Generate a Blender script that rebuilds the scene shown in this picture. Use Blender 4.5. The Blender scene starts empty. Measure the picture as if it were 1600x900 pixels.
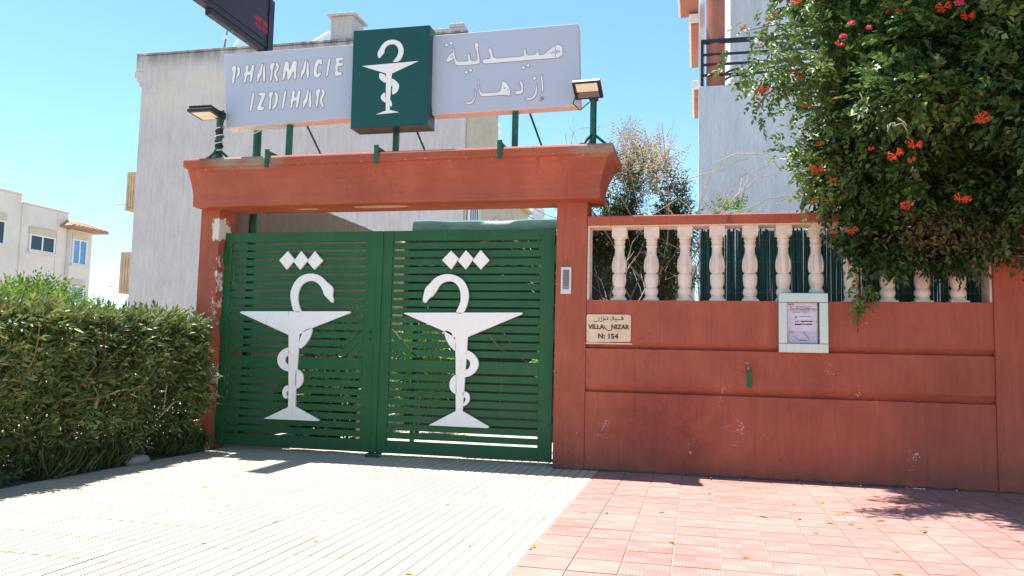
import bpy, bmesh, math, random
import numpy as np
from mathutils import Matrix, Vector
sc = bpy.context.scene
C = sc.collection
rnd = random.Random(7)
rng = np.random.default_rng(11)

# ------------------------------------------------------------------ camera
FPX, YAW, PITCH, ROLL = 1240.0, -0.229, 0.085, 0.023
CAM = np.array([1.258, -7.167, 1.0])
def basis():
    f = np.array([math.sin(YAW)*math.cos(PITCH), math.cos(YAW)*math.cos(PITCH), math.sin(PITCH)])
    r = np.array([math.cos(YAW), -math.sin(YAW), 0.]); u = np.cross(r, f)
    c, s = math.cos(ROLL), math.sin(ROLL)
    return c*r+s*u, -s*r+c*u, f
RV, UV, FV = basis()
cd = bpy.data.cameras.new('camera'); cam = bpy.data.objects.new('camera', cd); C.objects.link(cam)
cd.sensor_width = 36; cd.lens = FPX/1600*36; cd.clip_start = .05; cd.clip_end = 2000
M = Matrix.Identity(4)
for i in range(3):
    M[i][0], M[i][1], M[i][2], M[i][3] = RV[i], UV[i], -FV[i], CAM[i]
cam.matrix_world = M
sc.camera = cam
def at(px, py, axis, val):
    """the world point where the ray through a photo pixel meets the plane axis = val"""
    d = FV + RV*(px-800)/FPX - UV*(py-450)/FPX
    return CAM + d*((val-CAM[axis])/d[axis])

# ------------------------------------------------------------------ light
SUN = Vector((-.26, .065, 1)).normalized()
w = bpy.data.worlds.new('World'); sc.world = w; w.use_nodes = True
wn, wl = w.node_tree.nodes, w.node_tree.links
bg = wn['Background']; bg.inputs['Strength'].default_value = .10
sky = wn.new('ShaderNodeTexSky'); sky.sky_type = 'NISHITA'; sky.sun_disc = False
sky.sun_elevation = math.asin(SUN.z); sky.sun_rotation = math.atan2(SUN.x, SUN.y)
sky.air_density = 1.0; sky.dust_density = .25; sky.ozone_density = 1.0
wb = wn.new('ShaderNodeMix'); wb.data_type = 'RGBA'; wb.blend_type = 'MULTIPLY'; wb.inputs[0].default_value = 1
wb.inputs[7].default_value = (.79, 1.025, 1.04, 1)          # the camera's rendering of the sky: cyan rather than violet blue
wl.new(sky.outputs[0], wb.inputs[6]); wl.new(wb.outputs[2], bg.inputs['Color'])
sl = bpy.data.lights.new('sun', 'SUN'); sl.energy = 5.0; sl.angle = math.radians(.53); sl.color = (1, .95, .87)
so = bpy.data.objects.new('sun', sl); C.objects.link(so)
so.rotation_euler = SUN.to_track_quat('Z', 'Y').to_euler(); so.location = (-6, 3, 20)
sc.view_settings.view_transform = 'Standard'; sc.view_settings.look = 'None'
sc.view_settings.exposure = 1.32; sc.view_settings.gamma = 1

# ------------------------------------------------------------------ materials
class NT:
    def __init__(s, name):
        s.m = bpy.data.materials.new(name); s.m.use_nodes = True
        s.n = s.m.node_tree.nodes; s.l = s.m.node_tree.links
        s.b = s.n['Principled BSDF']
        s.pos = s.n.new('ShaderNodeNewGeometry').outputs['Position']
        s.tc = s.n.new('ShaderNodeTexCoord')
    def link(s, a, b): s.l.new(a, b)
    def mapping(s, scale, obj=False, loc=(0, 0, 0)):
        m = s.n.new('ShaderNodeMapping'); m.inputs['Scale'].default_value = scale; m.inputs['Location'].default_value = loc
        s.link(s.tc.outputs['Object'] if obj else s.pos, m.inputs['Vector']); return m.outputs[0]
    def noise(s, scale=5, detail=5, rough=.6, vec=None, dist=0):
        t = s.n.new('ShaderNodeTexNoise'); t.inputs['Scale'].default_value = scale; t.inputs['Detail'].default_value = detail
        t.inputs['Roughness'].default_value = rough; t.inputs['Distortion'].default_value = dist
        s.link(vec if vec is not None else s.pos, t.inputs['Vector']); return t.outputs['Fac']
    def ramp(s, fac, a, b, c0=0, c1=1):
        r = s.n.new('ShaderNodeMapRange'); r.clamp = True
        for k, v in zip(('From Min', 'From Max', 'To Min', 'To Max'), (a, b, c0, c1)): r.inputs[k].default_value = v
        s.link(fac, r.inputs['Value']); return r.outputs[0]
    def mix(s, fac, a, b, mode='MIX'):
        m = s.n.new('ShaderNodeMix'); m.data_type = 'RGBA'; m.blend_type = mode
        for v, i in ((fac, 0), (a, 6), (b, 7)):
            if hasattr(v, 'is_linked'): s.link(v, m.inputs[i])
            elif i == 0: m.inputs[0].default_value = v
            else: m.inputs[i].default_value = (*v, 1)
        return m.outputs[2]
    def math(s, op, a, b=0):
        m = s.n.new('ShaderNodeMath'); m.operation = op
        for i, v in enumerate((a, b)):
            if hasattr(v, 'is_linked'): s.link(v, m.inputs[i])
            else: m.inputs[i].default_value = v
        return m.outputs[0]
    def xyz(s, vec=None):
        x = s.n.new('ShaderNodeSeparateXYZ'); s.link(vec if vec is not None else s.pos, x.inputs[0]); return x.outputs
    def bump(s, h, strength=.3, dist=.01):
        b = s.n.new('ShaderNodeBump'); b.inputs['Strength'].default_value = strength; b.inputs['Distance'].default_value = dist
        s.link(h, b.inputs['Height'])
        s.link(b.outputs[0], s.b.inputs['Normal'])
    def near(s, c, r, soft=.5, squash=(1, 1, 1)):
        """1 inside an ellipsoid at c of radius r, fading to 0"""
        v = s.n.new('ShaderNodeVectorMath'); v.operation = 'SUBTRACT'; s.link(s.pos, v.inputs[0]); v.inputs[1].default_value = c
        v2 = s.n.new('ShaderNodeVectorMath'); v2.operation = 'MULTIPLY'; s.link(v.outputs[0], v2.inputs[0]); v2.inputs[1].default_value = squash
        l = s.n.new('ShaderNodeVectorMath'); l.operation = 'LENGTH'; s.link(v2.outputs[0], l.inputs[0])
        return s.ramp(l.outputs['Value'], r*(1-soft), r, 1, 0)
    def done(s, col, rough=.7, metal=0, spec=.4):
        for v, k in ((col, 'Base Color'), (rough, 'Roughness'), (metal, 'Metallic')):
            if hasattr(v, 'is_linked'): s.link(v, s.b.inputs[k])
            elif k == 'Base Color': s.b.inputs[k].default_value = (*v, 1)
            else: s.b.inputs[k].default_value = v
        s.b.inputs['Specular IOR Level'].default_value = spec
        return s.m
def mul(c, k): return tuple(min(1, x*k) for x in c)

def plain(name, col, rough=.6, var=.15, scale=9, metal=0, bump=.12, spec=.4, stretch=(1, 1, 1), emit=None):
    t = NT(name); v = t.mapping(stretch)
    f = t.noise(scale, 6, .65, v)
    c = t.mix(t.ramp(f, .3, .7), mul(col, 1-var), mul(col, 1+var))
    if bump: t.bump(t.noise(scale*8, 4, .6, v), bump, .004)
    return t.done(c, rough, metal, spec)

TERRA = (.405, .098, .056)
def terracotta(name, stretch, seed, chips=True, extra=None):
    t = NT(name); v = t.mapping(stretch, loc=(seed, seed*2, 0)); v1 = t.mapping((1, 1, 1), loc=(seed*3, 0, seed))
    big = t.noise(1.1, 5, .6, v1); mid = t.noise(4.5, 6, .7, v1); streak = t.noise(26, 6, .7, v)
    c = t.mix(t.ramp(big, .32, .68), mul(TERRA, .74), mul(TERRA, 1.12))
    c = t.mix(t.ramp(mid, .45, .75, 0, .45), c, (.30, .062, .045))
    c = t.mix(t.ramp(streak, .4, .75, 0, .25), c, (.52, .155, .095)); c = t.mix(t.ramp(streak, .45, .25, 0, .2), c, (.30, .07, .045))
    drip = t.noise(7, 6, .7, t.mapping((1.4, 1, .05), loc=(seed, 0, seed)))
    c = t.mix(t.math('MULTIPLY', t.ramp(drip, .58, .68), t.ramp(mid, .3, .6)), c, mul(TERRA, .62)); c = t.mix(t.ramp(drip, .38, .30, 0, .35), c, (.50, .16, .10))
    z = t.xyz()[2]
    dirt = t.math('MULTIPLY', t.ramp(z, .0, .34, 1, 0), t.ramp(t.noise(3.2, 6, .7, v1), .36, .66))
    c = t.mix(t.math('MULTIPLY', dirt, .6), c, (.13, .05, .042))
    vo = t.n.new('ShaderNodeTexVoronoi'); vo.feature = 'DISTANCE_TO_EDGE'; vo.inputs['Scale'].default_value = 2.3
    wv = t.n.new('ShaderNodeVectorMath'); wv.operation = 'ADD'; t.link(v1, wv.inputs[0]); nv = t.n.new('ShaderNodeTexNoise'); nv.inputs['Scale'].default_value = 5; nv.inputs['Detail'].default_value = 6
    t.link(v1, nv.inputs['Vector']); t.link(nv.outputs['Color'], wv.inputs[1]); t.link(wv.outputs[0], vo.inputs['Vector'])
    crack = t.math('MULTIPLY', t.ramp(vo.outputs['Distance'], .007, .002), t.ramp(t.noise(1.4, 3, .5, v1), .52, .6))
    c = t.mix(t.math('MULTIPLY', crack, .75), c, (.10, .03, .022))
    if extra: c = extra(t, c)
    if chips:
        n = t.noise(15, 7, .75, v1); n2 = t.noise(2.2, 3, .5, t.mapping((1, 1, 1), loc=(9, seed, 4)))
        chip = t.math('MULTIPLY', t.ramp(n, .715, .735), t.ramp(n2, .5, .56))
        c = t.mix(chip, c, (.62, .5, .45))
    h = t.math('ADD', t.math('MULTIPLY', streak, .8), t.math('MULTIPLY', t.noise(90, 4, .6), .4))
    t.bump(h, .7, .008)
    return t.done(c, .72, 0, .3)
def wall_extra(t, c):
    n = t.noise(5, 6, .7)
    for (p, r, k) in (((1.15, 0, .42), .5, .8), ((.72, 0, .5), .42, .5), ((2.3, 0, .78), .5, .35), ((1.75, 0, .9), .12, .6)):
        s_ = t.math('MULTIPLY', t.near(p, r, .85), t.ramp(n, .3, .62)); c = t.mix(t.math('MULTIPLY', s_, k), c, (.2, .03, .028))
    n2 = t.noise(60, 5, .7)
    n3 = t.noise(9, 4, .7)
    for (p, r) in (((2.62, 0, 1.36), .2), ((1.62, 0, .4), .3), ((.46, 0, .4), .22), ((2.35, 0, .92), .12), ((1.2, 0, .25), .2), ((3.0, 0, .2), .2), ((1.5, 0, .72), .2), ((2.6, 0, .7), .25)):
        a = t.math('ADD', t.math('ADD', t.math('MULTIPLY', n2, .55), t.math('MULTIPLY', n3, .45)), t.math('MULTIPLY', t.near(p, r, 1, (1, .3, .8)), .13))
        c = t.mix(t.ramp(a, .675, .69), c, (.62, .48, .43))
    return c
def pillar_extra(t, c):
    # flaked white plaster along the hinge edge of the hedge-side pillar
    v = t.mapping((1.6, 1, .7)); n = t.noise(16, 7, .7, v)
    x = t.xyz()[0]; z = t.xyz()[2]
    edge = t.math('MULTIPLY', t.ramp(x, -3.585, -3.50), t.ramp(x, -3.3, -3.2, 1, 0))
    big = t.near((-3.5, 0, 2.22), .17, .5, (1.3, .6, 1)); up = t.near((-3.5, 0, 1.6), .5, .4, (3, .5, 1)); lo = t.near((-3.5, 0, .72), .28, .4, (3, .5, 1)) 
    thr = t.math('ADD', t.math('MULTIPLY', n, 1), t.math('MULTIPLY', big, .34))
    thr = t.math('ADD', thr, t.math('MULTIPLY', t.math('MULTIPLY', edge, t.math('ADD', up, lo)), .16))
    c = t.mix(t.ramp(thr, .68, .70), c, (.66, .6, .55))
    return c
def beam_extra(t, c):
    n = t.noise(11, 7, .7, t.mapping((.5, 1, 1.6)))
    z = t.xyz()[2]; top = t.ramp(z, 2.77, 2.79)
    m = t.math('ADD', t.near((-3.05, -.3, 2.84), .48, .5, (1, .3, 2)), t.near((.38, -.3, 2.86), .3, .6, (1, .6, 2)))
    m = t.math('MULTIPLY', t.math('MULTIPLY', m, top), t.ramp(n, .36, .5))
    c = t.mix(m, c, (.30, .21, .16))
    lens = t.math('MAXIMUM', t.near((-1.75, 0, 2.42), .3, .1, (1, 4, 3)), t.near((-2.55, .05, 2.42), .14, .3, (1, 3, 3)))
    lens = t.math('MULTIPLY', lens, t.ramp(z, 2.43, 2.425)); c = t.mix(t.math('MULTIPLY', lens, t.ramp(n, .3, .42)), c, (.62, .42, .25))
    for p in ((-1.85, -.26, 2.6), (-1.2, -.26, 2.6), (-.35, -.26, 2.62), (.2, -.26, 2.6)):
        c = t.mix(t.math('MULTIPLY', t.near(p, .2, .7, (1.4, .3, .7)), .4), c, (.3, .06, .04))
    n3 = t.noise(38, 3, .5, t.mapping((1, 1, 2.2)))
    zr = t.math('MULTIPLY', t.ramp(z, 2.765, 2.775), t.ramp(z, 2.80, 2.81, 1, 0)); ridge = t.math('MULTIPLY', t.ramp(n3, .68, .70), zr)
    return t.mix(ridge, c, (.75, .58, .48))
MT = {}
MT['wall'] = terracotta('terracotta_wall_paint', (1, 1, .12), 1.3, True, wall_extra)
MT['pillar'] = terracotta('terracotta_pillar_paint', (1, 1, .12), 4.1, True, pillar_extra)
MT['beam'] = terracotta('terracotta_beam_paint', (.1, .6, 1), 7.7, True, beam_extra)

def green_paint():
    t = NT('green_gate_paint'); f = t.noise(2.5, 5, .6); g = t.noise(40, 4, .6)
    c = t.mix(t.ramp(f, .3, .7), (.014, .088, .030), (.020, .112, .040))
    c = t.mix(t.ramp(g, .5, .8, 0, .25), c, (.035, .13, .07))
    c = t.mix(t.math('MULTIPLY', t.ramp(t.noise(30, 6, .7), .66, .7), .5), c, (.06, .07, .045))
    z = t.xyz()[2]; c = t.mix(t.math('MULTIPLY', t.ramp(z, .04, .16, .35, 0), t.ramp(f, .3, .6)), c, (.06, .075, .05))
    ds = t.noise(24, 5, .7, t.mapping((1, 1, .07))); c = t.mix(t.ramp(ds, .55, .75, 0, .22), c, (.10, .14, .09))
    c = t.mix(t.math('MULTIPLY', t.ramp(t.noise(17, 7, .8, t.mapping((1, 1, .5))), .67, .69), t.ramp(f, .45, .6)), c, (.13, .05, .025))
    t.bump(t.math('ADD', g, t.math('MULTIPLY', t.noise(3, 3, .5), 2)), .14, .006); return t.done(c, .5, 0, .3)
MT['green'] = green_paint()
MT['green_dark'] = plain('dark_green_post_paint', (.012, .085, .048), .4, .25, 14)
MT['green_box'] = plain('green_sign_face', (.006, .064, .055), .35, .08, 3, bump=.02)
def white_board():
    t = NT('white_board_paint'); n = t.noise(7, 6, .7); s_ = t.noise(55, 5, .7)
    c = t.mix(t.ramp(n, .35, .7), (.88, .82, .80), (.93, .88, .86))
    c = t.mix(t.math('MULTIPLY', t.ramp(s_, .64, .68), t.ramp(n, .4, .6)), c, (.5, .44, .42))
    c = t.mix(t.math('MULTIPLY', t.ramp(t.noise(24, 7, .75), .66, .69), t.ramp(t.xyz()[2], 1.1, .35)), c, (.22, .07, .03)); c = t.mix(t.math('MULTIPLY', t.ramp(t.noise(20, 6, .75, t.mapping((1, 1, .12))), .60, .68), .4), c, (.42, .33, .27))
    t.bump(s_, .1, .003); return t.done(c, .5)
MT['white'] = white_board()
MT['rust'] = plain('rusty_board_edge', (.30, .2, .17), .8, .4, 20)
MT['cream'] = plain('cream_plaster', (.66, .53, .46), .75, .12, 8, bump=.3)
def baluster_m():
    t = NT('cream_baluster_plaster'); v = t.mapping((1, 1, 1), obj=True); g = t.noise(60, 4, .6)
    oi = t.n.new('ShaderNodeObjectInfo'); n4 = t.n.new('ShaderNodeTexNoise'); n4.noise_dimensions = '4D'; n4.inputs['Scale'].default_value = 11; n4.inputs['Detail'].default_value = 6; n4.inputs['Roughness'].default_value = .68
    t.link(v, n4.inputs['Vector']); t.link(t.math('MULTIPLY', oi.outputs['Random'], 40), n4.inputs['W']); n = n4.outputs['Fac']
    c = t.mix(t.ramp(n, .3, .7), (.64, .53, .46), (.78, .68, .60))
    c = t.mix(t.math('MULTIPLY', t.ramp(n, .64, .67), .8), c, (.36, .31, .29)); c = t.mix(t.math('MULTIPLY', t.ramp(n, .42, .30), .5), c, (.45, .33, .26))
    t.bump(t.math('ADD', t.math('MULTIPLY', t.noise(25, 4, .6, v), .6), t.math('MULTIPLY', g, .3)), .4, .006)
    return t.done(c, .75)
MT['baluster'] = baluster_m()
MT['sign'] = plain('grey_sign_panel', (.44, .465, .57), .35, .03, 1.2, bump=.02)
MT['sign_edge'] = plain('pale_sign_frame', (.68, .66, .64), .4, .05, 4, bump=.02)
MT['letter'] = plain('white_acrylic_letter', (.80, .76, .75), .3, .03, 4, bump=0)
MT['outline'] = plain('cut_edge_grey', (.17, .155, .17), .6, .1, 4, bump=0)
MT['black'] = plain('black_powder_coat', (.018, .016, .022), .45, .2, 20)
MT['navy'] = plain('navy_black_cabinet', (.02, .018, .035), .5, .15, 6)
def led_m():
    t = NT('led_matrix'); v = t.mapping((1, 1, 1))
    wv = t.n.new('ShaderNodeTexWave'); wv.bands_direction = 'Z'; wv.inputs['Scale'].default_value = 26; t.link(v, wv.inputs['Vector'])
    wy = t.n.new('ShaderNodeTexWave'); wy.bands_direction = 'Y'; wy.inputs['Scale'].default_value = 26; t.link(v, wy.inputs['Vector'])
    f = t.math('MULTIPLY', wv.outputs['Fac'], wy.outputs['Fac'])
    return t.done(t.mix(f, (.018, .014, .028), (.05, .04, .07)), .55)
MT['led'] = led_m()
def emit_m(name, col, s):
    t = NT(name); t.b.inputs['Emission Color'].default_value = (*col, 1); t.b.inputs['Emission Strength'].default_value = s
    return t.done(mul(col, .5), .5)
MT['redled'] = emit_m('red_led_text', (.6, .02, .05), .16)
MT['lamp_glass'] = plain('frosted_lamp_glass', (.78, .72, .60), .25, .06, 20, bump=.15, spec=.5)
MT['reflector'] = plain('lamp_reflector', (.75, .62, .42), .3, .1, 20, metal=.4)
MT['tube_cover'] = plain('lightbox_tube_cover', (.8, .68, .52), .4, .05, 5)
def brushed():
    t = NT('brushed_aluminium'); s_ = t.noise(60, 4, .6, t.mapping((1, 1, .06)))
    t.bump(s_, .05, .002); return t.done(t.mix(s_, (.44, .41, .40), (.56, .525, .51)), .3, .9)
MT['alu'] = brushed()
MT['plastic'] = plain('grey_white_plastic', (.6, .6, .62), .45, .06, 10)
def paper_m():
    t = NT('creased_paper'); n = t.noise(9, 5, .7); z = t.xyz()[2]
    c = t.mix(t.ramp(n, .3, .7), (.62, .53, .62), (.76, .67, .74))
    low = t.ramp(z, 1.27, 1.262); c = t.mix(t.math('MULTIPLY', low, .6), c, (.42, .42, .52))
    c = t.mix(t.math('MULTIPLY', t.ramp(z, 1.475, 1.51), t.ramp(n, .4, .6)), c, (.62, .42, .22))
    t.bump(t.noise(14, 6, .75, None, 1.5), .5, .008); return t.done(c, .6)
MT['paper'] = paper_m()
MT['ink'] = plain('faded_ink', (.06, .045, .08), .6, .2, 20, bump=0)
def glass_m():
    t = NT('clear_glass'); t.b.inputs['Transmission Weight'].default_value = 1; t.b.inputs['IOR'].default_value = 1.02
    t.b.inputs['Alpha'].default_value = .25
    return t.done((.95, .95, 1), .02)
MT['glass'] = glass_m()
def ceramic():
    t = NT('old_cream_ceramic'); n = t.noise(14, 6, .7); z = t.xyz()
    c = t.mix(t.ramp(n, .3, .7), (.62, .43, .26), (.78, .60, .42))
    c = t.mix(t.ramp(t.noise(45, 6, .75), .62, .7, 0, .7), c, (.4, .26, .16))
    v = t.n.new('ShaderNodeTexVoronoi'); v.feature = 'DISTANCE_TO_EDGE'; v.inputs['Scale'].default_value = 9; t.link(t.pos, v.inputs['Vector'])
    c = t.mix(t.ramp(v.outputs['Distance'], .012, .004, 0, .5), c, (.3, .2, .13))
    return t.done(c, .35)
MT['ceramic'] = ceramic()
MT['cable_w'] = plain('white_cable', (.7, .7, .72), .5, .05, 10, bump=0)
MT['brass'] = plain('weathered_tap_metal', (.3, .26, .2), .4, .2, 40, metal=.6)

def roughcast(name, col, col2, streak=.1, topdark=None):
    t = NT(name); v = t.mapping((1, 1, streak)); n = t.noise(.5, 5, .6); m = t.noise(9, 7, .75, v)
    c = t.mix(t.ramp(n, .3, .7), col, col2)
    c = t.mix(t.ramp(m, .46, .66, 0, .5), c, mul(col, .74)); c = t.mix(t.ramp(m, .46, .3, 0, .4), c, mul(col, 1.15)); c = t.mix(t.ramp(t.noise(1.1, 7, .75), .48, .7, 0, .5), c, mul(col, .78)); c = t.mix(t.ramp(t.noise(4, 6, .8, t.mapping((1, 1, .25), loc=(3, 1, 2))), .58, .72, 0, .45), c, mul(col, 1.25))
    if topdark:
        z = t.xyz()[2]; st = t.noise(2.2, 6, .75, t.mapping((1, 1, .06)))
        c = t.mix(t.math('MULTIPLY', t.ramp(z, topdark-.5, topdark), t.ramp(st, .3, .6)), c, mul(col, .3))
        band = t.math('MULTIPLY', t.math('MULTIPLY', t.ramp(z, topdark-2.4, topdark-1.4), t.ramp(z, topdark-.9, topdark-.5, 1, 0)), t.ramp(t.noise(.55, 5, .6, t.mapping((1, 1, 2.4))), .42, .62))
        c = t.mix(t.math('MULTIPLY', band, .75), c, (.72, .63, .53))
    t.bump(m, 1, .09); return t.done(c, .85, 0, .2)
MT['greyhouse'] = roughcast('grey_roughcast', (.60, .545, .56), (.67, .62, .63), .1, 10.25)
MT['chimney'] = roughcast('chimney_render', (.54, .50, .48), (.6, .55, .52), .3)
MT['greyside'] = roughcast('warm_plaster', (.56, .48, .38), (.62, .54, .44), .6)
MT['tan'] = plain('tan_boards', (.5, .36, .22), .7, .25, 3)
MT['villa'] = roughcast('white_villa_paint', (.72, .77, .85), (.77, .82, .90), .08)
MT['villa_red'] = plain('villa_terracotta', (.36, .13, .09), .7, .15, 5)
MT['villa_white'] = plain('villa_white_trim', (.75, .73, .7), .7, .1, 6)
MT['farhouse'] = plain('far_house_render', (.70, .645, .615), .85, .1, .6)
MT['farshade'] = plain('far_house_recess', (.6, .5, .38), .8, .1, 2)
MT['rooftile'] = plain('roof_tile', (.36, .21, .15), .8, .25, 6)
MT['window'] = plain('dark_window_glass', (.012, .02, .05), .12, .2, 3, bump=0, spec=.6)
MT['bluewindow'] = plain('blue_curtained_glass', (.12, .28, .6), .15, .3, 1.5, bump=0, spec=.6)
MT['frame_w'] = plain('white_window_frame', (.75, .76, .78), .5, .05, 5, bump=0)
MT['brownwall'] = roughcast('brown_render', (.36, .25, .175), (.42, .30, .215), .25)
def canvas():
    t = NT('green_canvas'); n = t.noise(3, 5, .6, None, .8)
    t.bump(t.noise(5, 3, .5, None, .6), .25, .03); return t.done(t.mix(n, (.05, .14, .14), (.09, .20, .20)), .4)
MT['canvas'] = canvas()
def reed_m():
    t = NT('green_reed'); n = t.noise(2, 4, .6, t.mapping((40, 1, 1))); m = t.noise(50, 4, .7, t.mapping((1, 1, .08)))
    c = t.mix(t.ramp(n, .3, .7), (.008, .062, .062), (.02, .105, .098)); c = t.mix(t.ramp(m, .58, .72, 0, .5), c, (.10, .17, .15))
    return t.done(c, .6)
MT['reed'] = reed_m()
MT['bark'] = plain('bark', (.20, .125, .075), .85, .3, 18, bump=.5)
MT['drytwig'] = plain('dry_twig', (.42, .34, .26), .8, .3, 20)
MT['stone'] = plain('grey_stone', (.25, .23, .21), .85, .25, 12, bump=.6)
MT['soil'] = plain('dry_soil', (.10, .075, .055), .95, .35, 14, bump=.8)

def leaf_m(name, cols, trans=.35, rough=.45):
    t = NT(name); a = t.n.new('ShaderNodeAttribute'); a.attribute_name = 'tint'
    r = t.n.new('ShaderNodeValToRGB'); t.link(a.outputs['Fac'], r.inputs[0])
    e = r.color_ramp.elements; e[0].position = 0; e[1].position = 1; e[0].color = (*cols[0], 1); e[1].color = (*cols[-1], 1)
    for i, c in enumerate(cols[1:-1]):
        x = e.new((i+1)/(len(cols)-1)); x.color = (*c, 1)
    t.done(r.outputs[0], rough, 0, .5)
    tr = t.n.new('ShaderNodeBsdfTranslucent'); t.link(r.outputs[0], tr.inputs[0])
    mx = t.n.new('ShaderNodeMixShader'); mx.inputs[0].default_value = trans
    t.link(t.b.outputs[0], mx.inputs[1]); t.link(tr.outputs[0], mx.inputs[2])
    t.link(mx.outputs[0], t.n['Material Output'].inputs[0]); return t.m
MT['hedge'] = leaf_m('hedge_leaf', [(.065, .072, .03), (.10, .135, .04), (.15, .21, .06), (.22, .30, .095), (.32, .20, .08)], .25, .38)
MT['vine'] = leaf_m('vine_leaf', [(.022, .05, .016), (.04, .085, .024), (.075, .145, .034), (.16, .26, .05), (.20, .19, .06)], .3)
MT['vine_dry'] = leaf_m('dry_vine_leaf', [(.08, .05, .025), (.15, .085, .04), (.10, .10, .035)], .2, .7)
MT['shrub'] = leaf_m('shrub_leaf', [(.028, .058, .022), (.05, .09, .032), (.10, .13, .05), (.16, .15, .07)], .3, .35)
MT['bloom'] = leaf_m('dry_bloom', [(.55, .45, .3), (.62, .55, .45), (.5, .3, .12), (.3, .32, .1)], .3, .7)
MT['bright'] = leaf_m('bright_leaf', [(.08, .17, .02), (.14, .25, .03), (.2, .3, .05)], .4)
MT['red_flower'] = leaf_m('red_orange_petal', [(.65, .03, .01), (.75, .07, .015), (.8, .16, .03)], .3, .5)
MT['pink_flower'] = leaf_m('pink_petal', [(.7, .03, .13), (.78, .08, .2), (.7, .05, .05)], .3, .5)
MT['fallen'] = leaf_m('fallen_leaf', [(.25, .1, .03), (.5, .2, .03), (.12, .06, .03)], .1, .8)

def white_tile():
    t = NT('cream_grooved_tile'); oi = t.n.new('ShaderNodeObjectInfo')
    c = t.mix(oi.outputs['Random'], (.52, .425, .315), (.59, .49, .37)); n = t.noise(6, 6, .7); g = t.noise(90, 3, .6)
    c = t.mix(t.ramp(n, .45, .75, 0, .35), c, (.44, .35, .25)); c = t.mix(t.ramp(g, .62, .75, 0, .35), c, (.36, .3, .25))
    c = t.mix(t.ramp(t.noise(.8, 6, .7), .50, .72, 0, .45), c, (.34, .27, .19)); t.bump(g, .25, .002); return t.done(c, .6, 0, .3)
MT['wtile'] = white_tile()
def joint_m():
    t = NT('dirty_shaded_joint'); n = t.noise(7, 6, .7); x = t.xyz()[0]
    d = t.math('ADD', t.ramp(x, -1.9, .1, 0, .75), t.math('MULTIPLY', t.ramp(n, .35, .7), .35))     # groove shade painted in, darker towards the hedge, broken by random dirt
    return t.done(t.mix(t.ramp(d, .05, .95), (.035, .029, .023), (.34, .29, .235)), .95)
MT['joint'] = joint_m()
MT['redjoint'] = plain('pale_joint', (.37, .225, .19), .95, .3, 30)
def red_tile():
    t = NT('red_ribbed_tile'); oi = t.n.new('ShaderNodeObjectInfo'); v = t.mapping((1, 1, 1), obj=True); o = t.xyz(v)
    c = t.mix(oi.outputs['Random'], (.285, .118, .104), (.35, .150, .130))
    n = t.noise(5, 6, .7); g = t.noise(70, 4, .65)
    dust = t.ramp(t.noise(1.3, 6, .7), .3, .68)
    c = t.mix(t.math('MULTIPLY', dust, .5), c, (.42, .27, .235))
    c = t.mix(t.ramp(g, .52, .7, 0, .55), c, (.43, .26, .22)); c = t.mix(t.ramp(t.noise(38, 5, .75), .64, .72, 0, .7), c, (.16, .08, .065))
    c = t.mix(t.ramp(t.noise(.9, 6, .75), .50, .7, 0, .4), c, (.20, .085, .07))
    # ribbed quadrants: pale dust in the grooves of two quadrants out of four
    same = t.math('GREATER_THAN', t.math('MULTIPLY', o[0], o[1]), 0)
    u = t.math('FRACT', t.math('MULTIPLY', o[0], 62)); gr = t.math('LESS_THAN', u, .34)
    mx = t.math('ABSOLUTE', t.math('SUBTRACT', t.math('ABSOLUTE', o[1]), .06)); inn = t.math('LESS_THAN', mx, .04)
    rib = t.math('MULTIPLY', t.math('MULTIPLY', same, gr), inn)
    c = t.mix(t.math('MULTIPLY', rib, t.ramp(t.math('ADD', t.math('MULTIPLY', n, .5), t.math('MULTIPLY', t.noise(2.1, 5, .7), .5)), .32, .58, .1, .6)), c, (.50, .35, .305))
    t.bump(t.math('SUBTRACT', t.math('MULTIPLY', g, .25), rib), .5, .004); return t.done(c, .7, 0, .3)
MT['rtile'] = red_tile()
def sheet(name, a, b, scale=3): return plain(name, tuple((x+y)/2 for x, y in zip(a, b)), .9, .18, scale, bump=.3)
MT['pave'] = sheet('far_pavement', (.55, .5, .44), (.62, .57, .5)); MT['asphalt'] = plain('asphalt', (.055, .053, .05), .9, .25, 8, bump=.5)
MT['redpave'] = sheet('red_pavement_far', (.42, .16, .13), (.5, .2, .16)); MT['court'] = plain('courtyard_paving', (.5, .44, .36), .85, .15, 3, bump=.3)
MT['earth'] = plain('sandy_earth', (.34, .28, .2), .95, .25, 1.5, bump=.4)

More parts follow.
